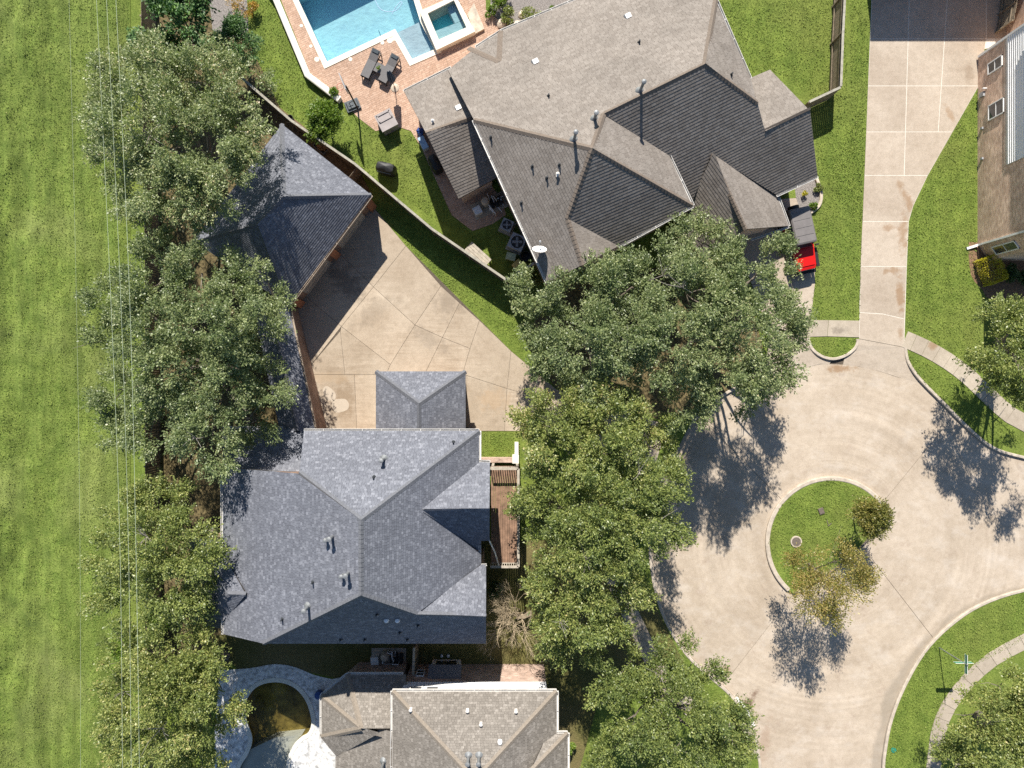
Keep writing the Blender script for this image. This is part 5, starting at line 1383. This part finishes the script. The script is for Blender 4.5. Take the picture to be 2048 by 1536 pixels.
# bare crape myrtle: branching twigs
def bare_tree():
    rng = np.random.default_rng(9); b = P(1040, 1222); root = empty('bare_tree', b, 0, 'leafless tan crape myrtle between the charcoal roof and the oaks', 'tree')
    def grow(mb, p, d, L, r, lvl):
        e = p + d * L; m = p.lerp(e, .5) + Vector((rng.normal(0, .05), rng.normal(0, .05), 0)) * L
        mb.tube([p, m, e], [r, r * .8, r * .6], 5 if lvl < 2 else 4, False)
        if lvl < 4:
            for _ in range(3 if lvl else 5):
                dd = (d + Vector((rng.normal(0, .42), rng.normal(0, .42), rng.normal(0.02, .3)))).normalized(); grow(mb, e if lvl else p.lerp(e, rng.uniform(.7, 1)), dd, L * rng.uniform(.55, .85), r * .58, lvl + 1)
    tgt = P(1008, 1240, 3.2) - b
    for i in range(6):
        mb = MB(); d = (Vector((tgt.x * .55 + rng.normal(0, .75), tgt.y * .4 + rng.normal(0, .8), 3.0))).normalized()
        grow(mb, b + Vector((rng.normal(0, .08), rng.normal(0, .08), -.05)), d, 1.5, 0.045, 0)
        mb.build('stem', M['dry_twig'], root)
bare_tree()

# shrubs and bed plants
bush('golden_hedge', 'clipped golden hedge block in the mulch bed by the right house', (1972, 542), .8, 0.95, M['yellow_leaf'], 201, 5200, 0.07, 0.04, 'hedge', None, (1.15, 1.75), 0.38)
bush('bed_shrub', 'dark leafy shrub right of the golden hedge under the brick wall', (2010, 545), .8, 0.8, M['darkbush'], 202, 2200, 0.16, 0.05)
bush('bed_shrub', 'low grassy shrub nearest the corner downspout in the mulch bed', (1978, 508), .5, 0.5, M['darkbush'], 203, 900, 0.16, 0.04)
bush('bed_shrub', 'strappy dark plant at the right edge of the mulch bed', (2040, 560), .8, 0.7, M['darkbush'], 204, 1600, 0.20, 0.05)
bush('flower_plant', 'yellow-green perennial in the middle of the stone-edged bed', (1607, 388), .32, 0.4, M['yellow_leaf'], 205, 260, 0.08, 0.04)
bush('bed_shrub', 'light green tuft at the lower side of the stone-edged bed', (1624, 412), .45, 0.45, M['limey'], 206, 800, 0.12, 0.04)
bush('bed_shrub', 'olive shrub against the curved stone edging by the tan roof', (1632, 375), .40, 0.4, M['oak2'], 207, 700, 0.10, 0.05)
for i, (x, y, r, h, m, lab) in enumerate([(998, 12, .75, .9, 'limey', 'lime green shrub at the left corner of the gravel bed by the spa'), (982, 30, .5, .6, 'limey', 'low lime shrub next to the pale stone step'),
        (1015, 40, .75, .8, 'oak2', 'olive shrub among the rocks near the tan roof edge'), (1062, 38, .85, .8, 'oak2', 'wide olive shrub along the tan roof gutter at the top'), (1012, 0, .7, .8, 'magnolia', 'dark green shrub at the top of the gravel bed'),
        (1108, 22, .45, .5, 'limey', 'small lime grass clump by the gutter at the top')]):
    bush('bed_shrub', lab, (x, y), r, h, M[m], 220 + i, int(1500 * r), 0.12, 0.05)
for i, (x, y, s, lab) in enumerate([(1002, 48, .3, 'pale boulder at the left end of the gravel bed near the spa'), (1036, 52, .35, 'largest tan boulder between the two olive shrubs'), (1010, 62, .25, 'small pale boulder by the left kink of the tan roof gutter'), (1042, 30, .22, 'smallest pale boulder in the open gravel at the top'), (1028, 66, .28, 'tan boulder touching the tan roof gutter')]):
    q = P(x, y); rk = random.Random(i); mb = MB(); mb.lathe(q, [(s, -.05), (s * 1.05, s * .3), (s * .7, s * .7), (0.02, s * .8)], 8)
    mb.v = [v + Vector((rk.uniform(-.06, .06), rk.uniform(-.06, .06), rk.uniform(-.03, .03))) for v in mb.v]
    tag(mb.build('boulder', M['stone']), lab, 'boulder', 'boulders in the gravel bed')
ribbon(bed_edge, -0.1, 0.1, 0, 0.16).build('stone_edging', M['stone'])
tag(bpy.data.objects['stone_edging'], 'curved pale stone edging round the small flower bed', 'edging')
bush('understorey_shrub', 'green shrub under the oak beside the satellite dish wall', (1062, 560), .8, 1.0, M['oak2'], 230, 1500, .12, .06)
bush('understorey_shrub', 'shaded shrub at the foot of the brick corner below the balcony', (990, 1175), .8, .9, M['darkbush'], 231, 1500, .12, .06)
bush('understorey_shrub', 'leafy shrub between the oak west of the house and the lower left oak', (335, 1225), 1.2, 1.8, M['limey'], 232, 3000, .14, .07)
bush('understorey_shrub', 'low green shrub at the right foot of the beige-roofed house', (1140, 1490), .6, .8, M['limey'], 233, 1200, .13, .06)
bush('understorey_shrub', 'light shrub in the bright gap left of the lower left oak', (262, 1285), 1.1, 1.6, M['limey'], 234, 2600, .13, .07)

bush('dry_shrub', 'dry orange-brown shrub at the top edge beside the lawn', (505, 25), .7, .8, M['autumn'], 235, 900, .12, .04)
bush('dry_shrub', 'thin straw-coloured shrub in the dry bed by the magnolia', (475, 15), .8, .7, M['autumn'], 236, 500, .12, .04)

# ================================================================== TERRACE AND GARDEN THINGS
def px_ang(a, b):
    d = P(*b) - P(*a); return math.atan2(d.y, d.x)
def chaise(label, c, ang):
    t = empty('chaise_longue', P(*c), ang, label, 'chaise', 'chaises on the paver terrace'); b = P(*c); T = parent_world(t)
    def put(mb, name, mat):
        mb.v = [T @ v for v in mb.v]; return mb.build(name, mat, t)
    put(MB().bar((-.95, -.3, .36), (.95, -.3, .36), .05, .06).bar((-.95, .3, .36), (.95, .3, .36), .05, .06).bar((-.95, -.3, .36), (-.95, .3, .36), .05, .06).bar((.95, -.3, .36), (.95, .3, .36), .05, .06), 'frame', M['black'])
    for x in (-.9, .9):
        for y in (-.29, .29): put(MB().box((x, y, 0), (.05, .05, .36)), 'leg', M['black'])
    put(MB().bar((-.93, 0, .43), (.25, 0, .43), .58, .07), 'seat_pad', M['charcoal'])
    put(MB().bar((.25, 0, .43), (.98, 0, .62), .58, .07), 'back_pad', M['charcoal'])
    put(MB().bar((.74, 0, .61), (.92, 0, .66), .44, .06), 'pillow', M['slate'])
chaise('dark wicker chaise nearer the garden wall on the brick terrace', (744, 134), px_ang((731, 158), (756, 106)))
chaise('dark wicker chaise beside the closed navy parasol', (780, 144), px_ang((767, 161), (790, 120)))
t = empty('side_table', P(761, 142), 1.1, 'small dark side table between the two chaises', 'table'); T = parent_world(t)
mb = MB().box((0, 0, .38), (.62, .62, .04)); mb.v = [T @ v for v in mb.v]; mb.build('table_top', M['charcoal'], t)
for x in (-.27, .27):
    for y in (-.27, .27):
        mb = MB().box((x, y, 0), (.04, .04, .38)); mb.v = [T @ v for v in mb.v]; mb.build('leg', M['black'], t)
bush('table_plant', 'small yellow-green plant on the side table between the chaises', (757, 138, ), .2, .25, M['limey'], 240, 160, .10, .03, 'plant', z0=.42)
# closed parasol
u = empty('parasol', P(790, 176), 0, 'closed navy parasol on a round concrete base', 'parasol'); b = P(790, 176)
MB().lathe(b, [(.28, 0), (.28, .05), (.2, .09), (.06, .12), (.05, .35)], 24).build('base', M['stone'], u)
MB().tube([b + Vector((0, 0, .05)), b + Vector((0, 0, 2.55))], .024, 8).build('pole', M['grey_plastic'], u)
cv = MB(); prof = [(.03, 2.52), (.12, 2.3), (.17, 1.7), (.2, 1.25), (.1, 1.15), (.03, 1.3)]; vs = []; n = 16
for r, z in prof:
    for k in range(n):
        a = 2 * math.pi * k / n; rr = r * (1 + (.35 if k % 2 else -.2) * (r > .05)); vs.append(b + Vector((rr * math.cos(a), rr * math.sin(a), z)))
cv.add(vs, [(i * n + k, i * n + (k + 1) % n, (i + 1) * n + (k + 1) % n, (i + 1) * n + k) for i in range(len(prof) - 1) for k in range(n)]).build('canopy', M['navy'], u)
# potted plant on the wall end
pp = empty('planter', P(672, 190), 0, 'potted bushy plant at the end of the white garden wall', 'planter'); b = P(672, 190)
MB().lathe(b, [(.16, 0), (.24, .38), (.26, .42), (.21, .42), (.2, .36), (.01, .36)], 18).build('pot', M['slate'], pp)
rng = np.random.default_rng(77); C = rng.normal(0, 1, (420, 3)); C /= np.linalg.norm(C, axis=1)[:, None]; C[:, 2] = np.abs(C[:, 2])
leaf_mesh('foliage', C * np.array([.36, .36, .4]) * rng.uniform(.4, 1, (420, 1)) + np.array([0, 0, .45]), C, .15, .05, rng, M['limey'], pp)
# portable basketball hoop
hp = empty('basketball_hoop', P(706, 212), 0, 'portable basketball hoop with dark base at the terrace corner', 'basketball hoop'); b = P(706, 212); a = R(22)
MB().box(b, (.95, .72, .16), a).box(b + Vector((0, 0, .16)), (.8, .55, .1), a, .8).box(b + Vector((-.1, 0, .24)), (.3, .2, .05), a).build('base', M['slate'], hp)
pb, pt = b + Vector((.33, -.2, .15)), b + Vector((.22, .1, 2.95))
MB().tube([pb, pb.lerp(pt, .5), pt], .055, 8).build('pole', M['black'], hp)
MB().tube([b + Vector((-.25, .1, .2)), pb.lerp(pt, .35)], .02, 6).build('brace', M['black'], hp)
bd = Vector((0.42, -1, 0)).normalized()
board = MB().bar(pt + Vector((-.12, .1, .1)) - bd * .55, pt + Vector((-.12, .1, .1)) + bd * .55, .05, .75).build('backboard', M['grey_plastic'], hp)
rc = pt + Vector((-.38, .0, -.15)); MB().tube([rc + Vector((.22 * math.cos(k), .22 * math.sin(k), 0)) for k in np.linspace(0, 6.28, 17)], .014, 5).build('rim', M['redplastic'], hp)
# resin cabinet, covered grill, bins
cb = empty('storage_cabinet', P(777, 250), px_ang((767, 271), (803, 252)), 'mauve-grey resin cabinet with recessed lid standing at the terrace edge', 'cabinet'); T = parent_world(cb)
def putc(root, mb, name, mat, T):
    mb.v = [T @ v for v in mb.v]; return mb.build(name, mat, root)
putc(cb, MB().box((0, 0, 0), (1.05, 1.1, 0.82)), 'body', M['mauve_resin'], T)
putc(cb, MB().bar((-.58, 0, .86), (.58, 0, .86), 1.2, .07), 'top', M['mauve_resin'], T)
for sx, sy, w, l in ((0, .46, .95, .08), (0, .02, .95, .08), (-.44, .24, .08, .5), (.44, .24, .08, .5)): putc(cb, MB().box((sx, sy, .895), (w, l, .05)), 'lid_rim', M['mauve_resin'], T)
cg = empty('covered_grill', P(775, 342), -.25, 'grill under a black vinyl cover standing on the lawn', 'grill'); T = parent_world(cg)
g_mb = MB(); prof = [(.62, .34, 0.02), (.66, .36, .3), (.64, .34, .75), (.55, .28, .98), (.3, .14, 1.08), (.02, .01, 1.1)]; vs = []; n = 20; rr = random.Random(4)
for ax_, ay_, z in prof:
    for k in range(n):
        an = 2 * math.pi * k / n; c_, s_ = math.cos(an), math.sin(an); sq = (abs(c_) ** 4 + abs(s_) ** 4) ** -.25; j = 1 + rr.uniform(-.04, .04); vs.append(Vector((ax_ * c_ * sq * j, ay_ * s_ * sq * j, z)))
g_mb.add(vs, [(i * n + k, i * n + (k + 1) % n, (i + 1) * n + (k + 1) % n, (i + 1) * n + k) for i in range(len(prof) - 1) for k in range(n)], True); putc(cg, g_mb, 'cover', M['black'], T)
putc(cg, MB().bar((-.45, -.36, .8), (.45, -.36, .8), .03, .03), 'handle', M['metal'], T)
cg2 = empty('covered_grill', P(872, 333), -1.1, 'black covered grill against the wing wall on the paver strip', 'grill'); T = parent_world(cg2)
m2 = MB(); m2.add([v * .95 for v in vs], [(i * n + k, i * n + (k + 1) % n, (i + 1) * n + (k + 1) % n, (i + 1) * n + k) for i in range(len(prof) - 1) for k in range(n)], True); putc(cg2, m2, 'cover', M['black'], T)
cl = empty('cooler', P(848, 290), px_ang((840, 272), (856, 304)), 'pale blue lidded cooler chest beside the wing wall', 'cooler'); T = parent_world(cl)
putc(cl, MB().box((0, 0, 0), (.85, .4, .42)), 'body', M['white_plastic'], T); putc(cl, MB().box((0, 0, .42), (.9, .44, .08), 0, .93), 'lid', M['skyblue'], T)
bg = MB().lathe(P(841, 266), [(.2, 0), (.26, .15), (.22, .4), (.08, .5)], 10); bg.v = [v + Vector((random.uniform(-.06, .06), random.uniform(-.06, .06), 0)) for v in bg.v]
tag(bg.build('bag', M['blue']), 'crumpled blue bag on the pavers by the pale blue cooler', 'bag')
# skimmer lids, stone step, pool hose
for x, y, r, lab in ((603, 52, .11, 'topmost small round lid in the pavers along the left pool edge'), (622, 93, .11, 'second small round lid down the left pool edge'), (634, 119, .17, 'round lid beside the lower left corner of the blue pool'), (701, 119, .13, 'round lid below the long pool edge, left of the chaises'),
                     (765, 86, .13, 'smallest and leftmost lid of the three near the inner pool corner'), (780, 81, .2, 'largest lid, middle of the three near the inner pool corner'), (788, 77, .17, 'rightmost lid of the three at the inner pool corner')):
    tag(MB().lathe(P(x, y), [(r, .01), (r, .038), (r * .8, .043), (.01, .043)], 16).build('skimmer_lid', M['coping']), lab, 'lid', 'round lids in the terrace')
tag(MB().prism([(p.x, p.y) for p in px([(935, 32), (948, 9), (969, 60), (951, 70)])], 0.0, .2).build('stone_step', M['stone']), 'pale stone slab step on the right side of the spa', 'step')
tag(MB().tube(smooth_line([P(x, y, -.08) for x, y in ((740, -25), (756, 12), (768, 22), (785, 23), (796, 18), (804, 6), (801, 4), (792, 14), (786, 24), (784, 28))], 6), .025, 6).build('cleaner_hose', M['skyblue']), 'thin blue cleaner hose curling on the pool water', 'hose')

# ---- equipment beside the tan house
def pump_pad(label, c, ang, seed, tank_h=.9):
    root = empty('pool_equipment', P(*c), ang, label, 'pool equipment'); T = parent_world(root); rg_ = random.Random(seed)
    putc(root, MB().box((0, 0, 0), (2.3, 1.1, .08)), 'pad', M['walk'], T)
    putc(root, MB().lathe((-.15, .22, .08), [(.24, 0), (.28, .1), (.28, tank_h - .2), (.2, tank_h), (.06, tank_h + .06)], 18), 'filter_tank', M['stone'], T)
    putc(root, MB().box((-.85, -.1, .08), (.5, .5, .55), .1), 'heater', M['white_plastic'], T)
    for k in range(3): putc(root, MB().tube([(.25 + .3 * k, -.1, .25), (.25 + .3 * k, .3, .25)], .11, 10).lathe((.25 + .3 * k, -.2, .1), [(.12, 0), (.13, .28), (.04, .32)], 12), 'pump', M['black'], T)
    for k in range(11):
        x, y = rg_.uniform(-.4, 1.05), rg_.uniform(-.45, .45); z = rg_.uniform(.25, .8); ddx, ddy = rg_.choice([(.4, 0), (0, .4), (-.3, .1), (.1, -.35)])
        putc(root, MB().tube([(x, y, .1), (x, y, z), (x + ddx * .2, y + ddy * .2, z + .03), (x + ddx, y + ddy, z + .03), (x + ddx, y + ddy, .15)], .035, 6), 'pipe', M['white_plastic'], T)
    return root
pump_pad('pool pumps, tank and white pipes under the tan roof eave', (978, 412), px_ang((940, 425), (1010, 395)), 3)
pump_pad('pool pumps and tank on a pad behind the charcoal-roofed house', (778, 1312), 0.0, 8)
def ac_unit(label, c, s, h, ang, mat):
    root = empty('air_conditioner', P(*c), ang, label, 'air conditioner'); T = parent_world(root)
    putc(root, MB().box((0, 0, .06), (s, s, h)), 'body', M[mat], T); putc(root, MB().box((0, 0, 0), (s + .2, s + .2, .06)), 'pad', M['walk'], T)
    putc(root, MB().lathe((0, 0, h + .05), [(s * .40, 0), (s * .40, .05), (s * .36, .05), (s * .36, .012), (.01, .012)], 24), 'fan_shroud', M['black'], T)
    for k in range(4):
        a_ = k * math.pi / 2 + .4; putc(root, MB().bar((.04 * math.cos(a_), .04 * math.sin(a_), h + .075), (s * .33 * math.cos(a_), s * .33 * math.sin(a_), h + .075), s * .17, .012), 'fan_blade', M['metal'], T)
    putc(root, MB().lathe((0, 0, h + .07), [(.07, 0), (.07, .04), (.01, .05)], 12), 'fan_hub', M['grey_plastic'], T)
ac_unit('smaller grey air conditioner with dark round fan nearer the pumps', (1014, 455), .74, .72, -.42, 'grey_plastic')
ac_unit('larger air conditioner with pale fan blades beside the tan house wall', (1034, 489), 1.0, .8, -.42, 'grey_plastic')
pb_ = empty('potting_bench', P(957, 512), px_ang((936, 490), (977, 527)), 'long grey timber bench against the diagonal fence', 'bench'); T = parent_world(pb_)
for k in range(4): putc(pb_, MB().box((0, -.27 + .18 * k, .5), (1.75, .165, .04)), 'plank', M['greywood'], T)
for x in (-.78, .78):
    for y in (-.26, .26): putc(pb_, MB().box((x, y, 0), (.09, .09, .5)), 'leg', M['greywood'], T)
def tub(label, c, ang, mat, s):
    root = empty('storage_tub', P(*c), ang, label, 'tub'); T = parent_world(root)
    putc(root, MB().box((0, 0, 0), (s[0] * .9, s[1] * .9, .35), 0, 1.08), 'body', M[mat], T); putc(root, MB().box((0, 0, .35), (s[0], s[1], .05), 0, .95), 'lid', M[mat], T)
tub('pale green plastic tub by the larger air conditioner', (1022, 515), -.25, 'green_plastic', (.65, .5))
tub('faded yellow plastic tub in the fence corner', (1034, 530), .75, 'yellow_plastic', (.65, .42))
tag(MB().lathe(P(1050, 515), [(.28, 0), (.33, .3), (.35, .55), (.3, .55), (.28, .1), (.01, .1)], 18).build('plant_pot', M['black']), 'large black plant pot between the air conditioner and the fence corner', 'pot')
# satellite dish on the roof edge
q = r2.on('west', 1078, 505); sd_ = empty('satellite_dish', q, 0, 'white satellite dish on the left eave of the tan roof', 'satellite dish'); b = q
MB().tube([b - Vector((0, 0, .1)), b + Vector((0, 0, .55))], .03, 8).build('mast', M['metal'], sd_)
ds = MB(); dn = Vector((.05, .75, .55)).normalized(); du = dn.orthogonal().normalized(); dw = dn.cross(du); cD = b + Vector((0, .05, .7)); vs = [cD - dn * .08]; n = 24
for ring in (.33, .66, 1.0):
    for k in range(n):
        a_ = 2 * math.pi * k / n; vs.append(cD + (du * math.cos(a_) * .42 + dw * math.sin(a_) * .42) * ring + dn * (.1 * ring * ring - .08))
fs = [(0, 1 + k, 1 + (k + 1) % n) for k in range(n)] + [(1 + i * n + k, 1 + i * n + (k + 1) % n, 1 + (i + 1) * n + (k + 1) % n, 1 + (i + 1) * n + k) for i in range(2) for k in range(n)]
ds.add(vs, fs, True).build('dish', M['white_paint'], sd_)
MB().tube([cD - Vector((0, 0, .4)), cD + dn * .5 - Vector((0, 0, .1))], .015, 6).lathe(cD + dn * .5 - Vector((0, 0, .15)), [(.05, 0), (.06, .1), (.02, .12)], 8).build('receiver_arm', M['grey_plastic'], sd_)
# firewood rack and bucket by the garage
fr_ = empty('firewood_rack', P(643, 296), px_ang((632, 284), (656, 304)), 'low wire rack of split firewood behind the garage', 'firewood'); T = parent_world(fr_)
putc(fr_, MB().bar((-.45, -.25, .12), (.45, -.25, .12), .03, .2).bar((-.45, .25, .12), (.45, .25, .12), .03, .2).bar((-.45, -.25, .12), (-.45, .25, .12), .03, .2).bar((.45, -.25, .12), (.45, .25, .12), .03, .2), 'rack', M['metal'], T)
for k in range(12): putc(fr_, MB().tube([(random.uniform(-.35, -.1), random.uniform(-.2, .2), .08 + .025 * k * .5), (random.uniform(.05, .38), random.uniform(-.2, .2), .08 + .025 * k * .5)], .045, 6), 'log', M['firewood'], T)
tag(MB().lathe(P(583, 239), [(.17, 0), (.2, .34), (.18, .34), (.155, .03), (.01, .03)], 18).build('bucket', M['black']), 'black bucket beside the diagonal fence behind the garage', 'bucket')
tag(MB().lathe(P(641, 1385), [(.2, 0), (.27, .15), (.27, .5), (.24, .52), (.01, .52)], 22).build('barrel', M['blue']), 'blue plastic barrel on the pool deck beside the beige-roofed house', 'barrel')

# ---- red off-roader with grey hard top
def offroader():
    c = P(1589, 487); ang = px_ang((1590, 425), (1617, 545)); t = empty('off_roader', c, ang, 'red off-roader with grey hard top parked nose-out on its driveway', 'car'); T = parent_world(t)
    def put(mb, n_, m_, par=None):
        mb.v = [T @ v for v in mb.v]; return mb.build(n_, M[m_], par or t)
    def loft(secs, close=True):
        mb = MB(); k = len(secs[0]); vs = [v for s_ in secs for v in s_]; fs = []
        for i in range(len(secs) - 1):
            for j in range(k): fs.append((i * k + j, i * k + (j + 1) % k, (i + 1) * k + (j + 1) % k, (i + 1) * k + j))
        fs += [tuple(range(k - 1, -1, -1)), tuple((len(secs) - 1) * k + j for j in range(k))]
        return mb.add(vs, fs)
    def sec(x, w, z0, z1, ch=.06):
        return [(x, -w, z0), (x, -w, z1 - ch), (x, -w + ch, z1), (x, w - ch, z1), (x, w, z1 - ch), (x, w, z0)]
    body = put(loft([sec(-2.0, .70, .5, 1.0), sec(-1.9, .76, .45, 1.08), sec(.55, .76, .45, 1.10), sec(.62, .74, .5, 1.12), sec(1.75, .66, .55, 1.04), sec(1.95, .60, .6, .98)]), 'body', 'red')
    put(loft([sec(.70, .62, 1.08, 1.145, .03), sec(1.72, .54, 1.0, 1.085, .03)]), 'hood', 'red')
    put(loft([sec(-1.98, .68, 1.06, 1.80, .08), sec(-1.85, .70, 1.06, 1.88, .08), sec(.25, .68, 1.06, 1.87, .08), sec(.35, .66, 1.06, 1.83, .06)]), 'hard_top', 'cartop')
    for k in range(4): put(MB().bar((-1.7 + .5 * k, -.55, 1.885), (-1.7 + .5 * k, .55, 1.885), .03, .012), 'roof_rib', 'cartop')
    put(MB().add([(.36, -.62, 1.12), (.36, .62, 1.12), (.26, .56, 1.80), (.26, -.56, 1.80), (.50, -.62, 1.12), (.50, .62, 1.12)], [(4, 5, 2, 3), (4, 3, 0), (5, 1, 2)]), 'windscreen', 'glass')
    for s_ in (-1, 1):
        put(MB().bar((.62, s_ * .84, .92), (1.88, s_ * .80, .90), .20, .08), 'fender', 'black'); put(MB().bar((-1.9, s_ * .84, .92), (-.95, s_ * .84, .92), .18, .08), 'fender', 'black')
        put(MB().box((.5, s_ * .88, 1.15), (.1, .2, .16)), 'mirror', 'black')
        put(MB().bar((-1.6, s_ * .705, 1.45), (.1, s_ * .695, 1.45), .02, .42), 'side_window', 'glass')
        d_ = put(MB().bar((-.75, s_ * .768, .8), (.3, s_ * .768, .8), .02, .5), 'door', 'red'); put(MB().bar((-.65, s_ * .785, .98), (-.45, s_ * .785, .98), .03, .03), 'handle', 'black', d_)
        put(MB().lathe((0, 0, 0), [(.02, 0), (.11, .01), (.11, .04)], 14).__class__().tube([(1.93, s_ * .42, .85), (1.99, s_ * .42, .85)], .1, 12), 'headlight', 'white_plastic')
        for x in (1.22, -1.4):
            w_ = put(MB().tube([(x, s_ * .66, .39), (x, s_ * .90, .39)], .39, 20), 'wheel', 'black'); put(MB().tube([(x, s_ * .88, .39), (x, s_ * .915, .39)], .2, 14), 'rim', 'metal', w_)
    put(MB().bar((2.08, -.72, .55), (2.08, .72, .55), .22, .2), 'bumper', 'black'); put(MB().bar((-2.08, -.72, .55), (-2.08, .72, .55), .16, .2), 'bumper', 'black')
    put(MB().bar((2.19, -.5, .6), (2.19, .5, .6), .012, .05), 'bumper_trim', 'white_plastic')
    put(MB().bar((1.97, -.45, .82), (1.97, .45, .82), .03, .3), 'grille', 'black')
    put(MB().tube([(-2.05, 0, 1.0), (-2.28, 0, 1.0)], .36, 20), 'spare_wheel', 'black')
offroader()

# ---- street name sign
sg = empty('street_sign', P(1878, 1295), 0, 'green street name sign with two crossed blades on a thin post', 'sign'); b = P(1878, 1295)
MB().tube([b - Vector((0, 0, .1)), b + Vector((0, 0, 3.0))], .03, 8).build('post', M['metal'], sg)
MB().bar(b + Vector((-.55, 0, 2.55)), b + Vector((.55, 0, 2.55)), .012, .23).build('sign_blade', M['green_sign'], sg)
MB().bar(b + Vector((0, -.6, 2.82)), b + Vector((0, .6, 2.82)), .012, .23).build('sign_blade', M['green_sign'], sg)
for x0_, y0_, z0_, ex, ey in ((-.57, 0, 2.67, 1, 0), (-.57, 0, 2.43, 1, 0), (0, -.62, 2.94, 0, 1), (0, -.62, 2.70, 0, 1)):
    MB().bar(b + Vector((x0_, y0_, z0_)), b + Vector((x0_ + ex * 1.14, y0_ + ey * 1.24, z0_)), .02, .02).build('sign_edge', M['white_paint'], sg)
# ---- lids in the grass
mh = empty('manhole', P(1592, 1083), 0, 'round manhole with concrete collar in the island lawn', 'manhole')
MB().lathe(P(1592, 1083), [(.38, 0), (.38, .06), (.3, .07)], 28).build('collar', M['kerb'], mh); MB().lathe(P(1592, 1083), [(.3, .05), (.3, .075), (.24, .08), (.01, .08)], 28).build('lid', M['iron'], mh)
ub = empty('meter_box', P(1642, 1022), 0, 'small brown square meter box in the island lawn', 'meter box')
MB().box(P(1642, 1022), (.36, .42, .09), .35, .92).build('body', M['iron'], ub); MB().box(P(1642, 1022) + Vector((0, 0, .088)), (.27, .33, .012), .35).build('lid', M['iron'], ub)
tag(MB().lathe(P(1787, 1500), [(.18, 0), (.18, .03), (.01, .035)], 20).build('valve_lid', M['green_sign']), 'small round green valve lid in the lower right verge', 'lid')
for x, y, lab in ((884, 1310, 'left one of two white drain caps in the shaded side yard'), (897, 1310, 'right one of two white drain caps in the shaded side yard')):
    tag(MB().lathe(P(x, y), [(.07, 0), (.07, .2), (.09, .22), (.01, .25)], 12).build('cleanout_cap', M['white_plastic']), lab, 'drain cap', 'drain caps in the side yard')
tag(MB().tube([P(1654, 1040, .05), P(1657, 1052, .05), P(1663, 1046, .05)], .025, 6).build('fallen_twig', M['bark']), 'dark fallen twig on the island lawn beside the meter box', 'twig')

# ================================================================== GRASS BLADES
def scatter(name, label, polys, dens, mat, seed, L=.09, W=.035, holes=(), zf=None):
    rng = np.random.default_rng(seed); allp = []
    for poly in polys:
        w = [P(x, y) for x, y in poly]; xs = [p.x for p in w]; ys = [p.y for p in w]
        n = int((max(xs) - min(xs)) * (max(ys) - min(ys)) * dens)
        q = np.stack([rng.uniform(min(xs), max(xs), n), rng.uniform(min(ys), max(ys), n)], 1)
        ins = np.zeros(n, bool); j = len(w) - 1
        for i in range(len(w)):
            c = ((w[i].y > q[:, 1]) != (w[j].y > q[:, 1])) & (q[:, 0] < (w[j].x - w[i].x) * (q[:, 1] - w[i].y) / (w[j].y - w[i].y + 1e-12) + w[i].x)
            ins ^= c; j = i
        allp.append(q[ins])
    q = np.concatenate(allp); n = len(q)
    z = np.full(n, .02) if zf is None else zf(q)
    c = np.concatenate([q, z[:, None] + L * .3], 1)
    ax = rng.normal(0, .55, (n, 3)); ax[:, 2] = rng.uniform(.35, 1, n)
    o = leaf_mesh(name, c, ax, L, W, rng, mat, None, 0.6)
    tag(o, label, 'grass', None, 'stuff'); return o
VERGE = [[(1627, 425), (1727, 200), (1720, 638), (1616, 638), (1630, 560)], [(1815, 455), (1858, 350), (1955, 180), (1952, 490), (1965, 600), (1960, 690), (1930, 718), (1812, 655)], [(1812, 705), (1930, 765), (2048, 885), (1985, 892), (1850, 768), (1816, 725)],
         [(1615, 677), (1716, 677), (1690, 712), (1640, 712)], [(1768, 1536), (1785, 1440), (1848, 1307), (1898, 1256), (2048, 1182), (2048, 1280), (1960, 1325), (1890, 1400), (1862, 1536)],
         [(1500, 150), (1430, 0), (1690, 0), (1695, 200), (1640, 205), (1545, 140)], [(1700, 0), (1740, 0), (1725, 445), (1635, 350), (1625, 215), (1700, 185)], [(540, 0), (615, 155), (690, 215), (755, 265), (830, 270), (905, 430), (945, 470), (1010, 460), (1050, 500), (1030, 545), (730, 345), (520, 180), (490, 0)],
         [(745, 400), (1015, 570), (1060, 560), (1045, 705), (880, 560), (815, 490)], [(960, 865), (1040, 865), (1040, 912), (960, 912)], [(1535, 1085), (1560, 1010), (1663, 955), (1765, 1003), (1760, 1050), (1690, 1120), (1590, 1180)], [(1380, 1340), (1470, 1410), (1510, 1480), (1480, 1440), (1400, 1400)]]
scatter('grass', 'short bright green lawn grass round the houses and street', VERGE, 130, M['blade'], 51)
gx = np.sort(np.unique(FIELD_V[:, 0].round(3))); gy = np.sort(np.unique(FIELD_V[:, 1].round(3)))
def fz(q):
    nx_ = len(np.arange(-75, -25.3, 0.28)); ix = np.clip(((q[:, 0] + 75) / .28).astype(int), 0, nx_ - 1); iy = np.clip(((q[:, 1] + 42) / .28).astype(int), 0, len(FIELD_V) // nx_ - 1)
    return FIELD_V[iy * nx_ + ix, 2]
scatter('grass', 'longer field grass left of the fence', [[(-60, -30), (258, -30), (262, 1566), (-60, 1566)]], 130, M['blade_field'], 52, .09, .035, zf=fz)
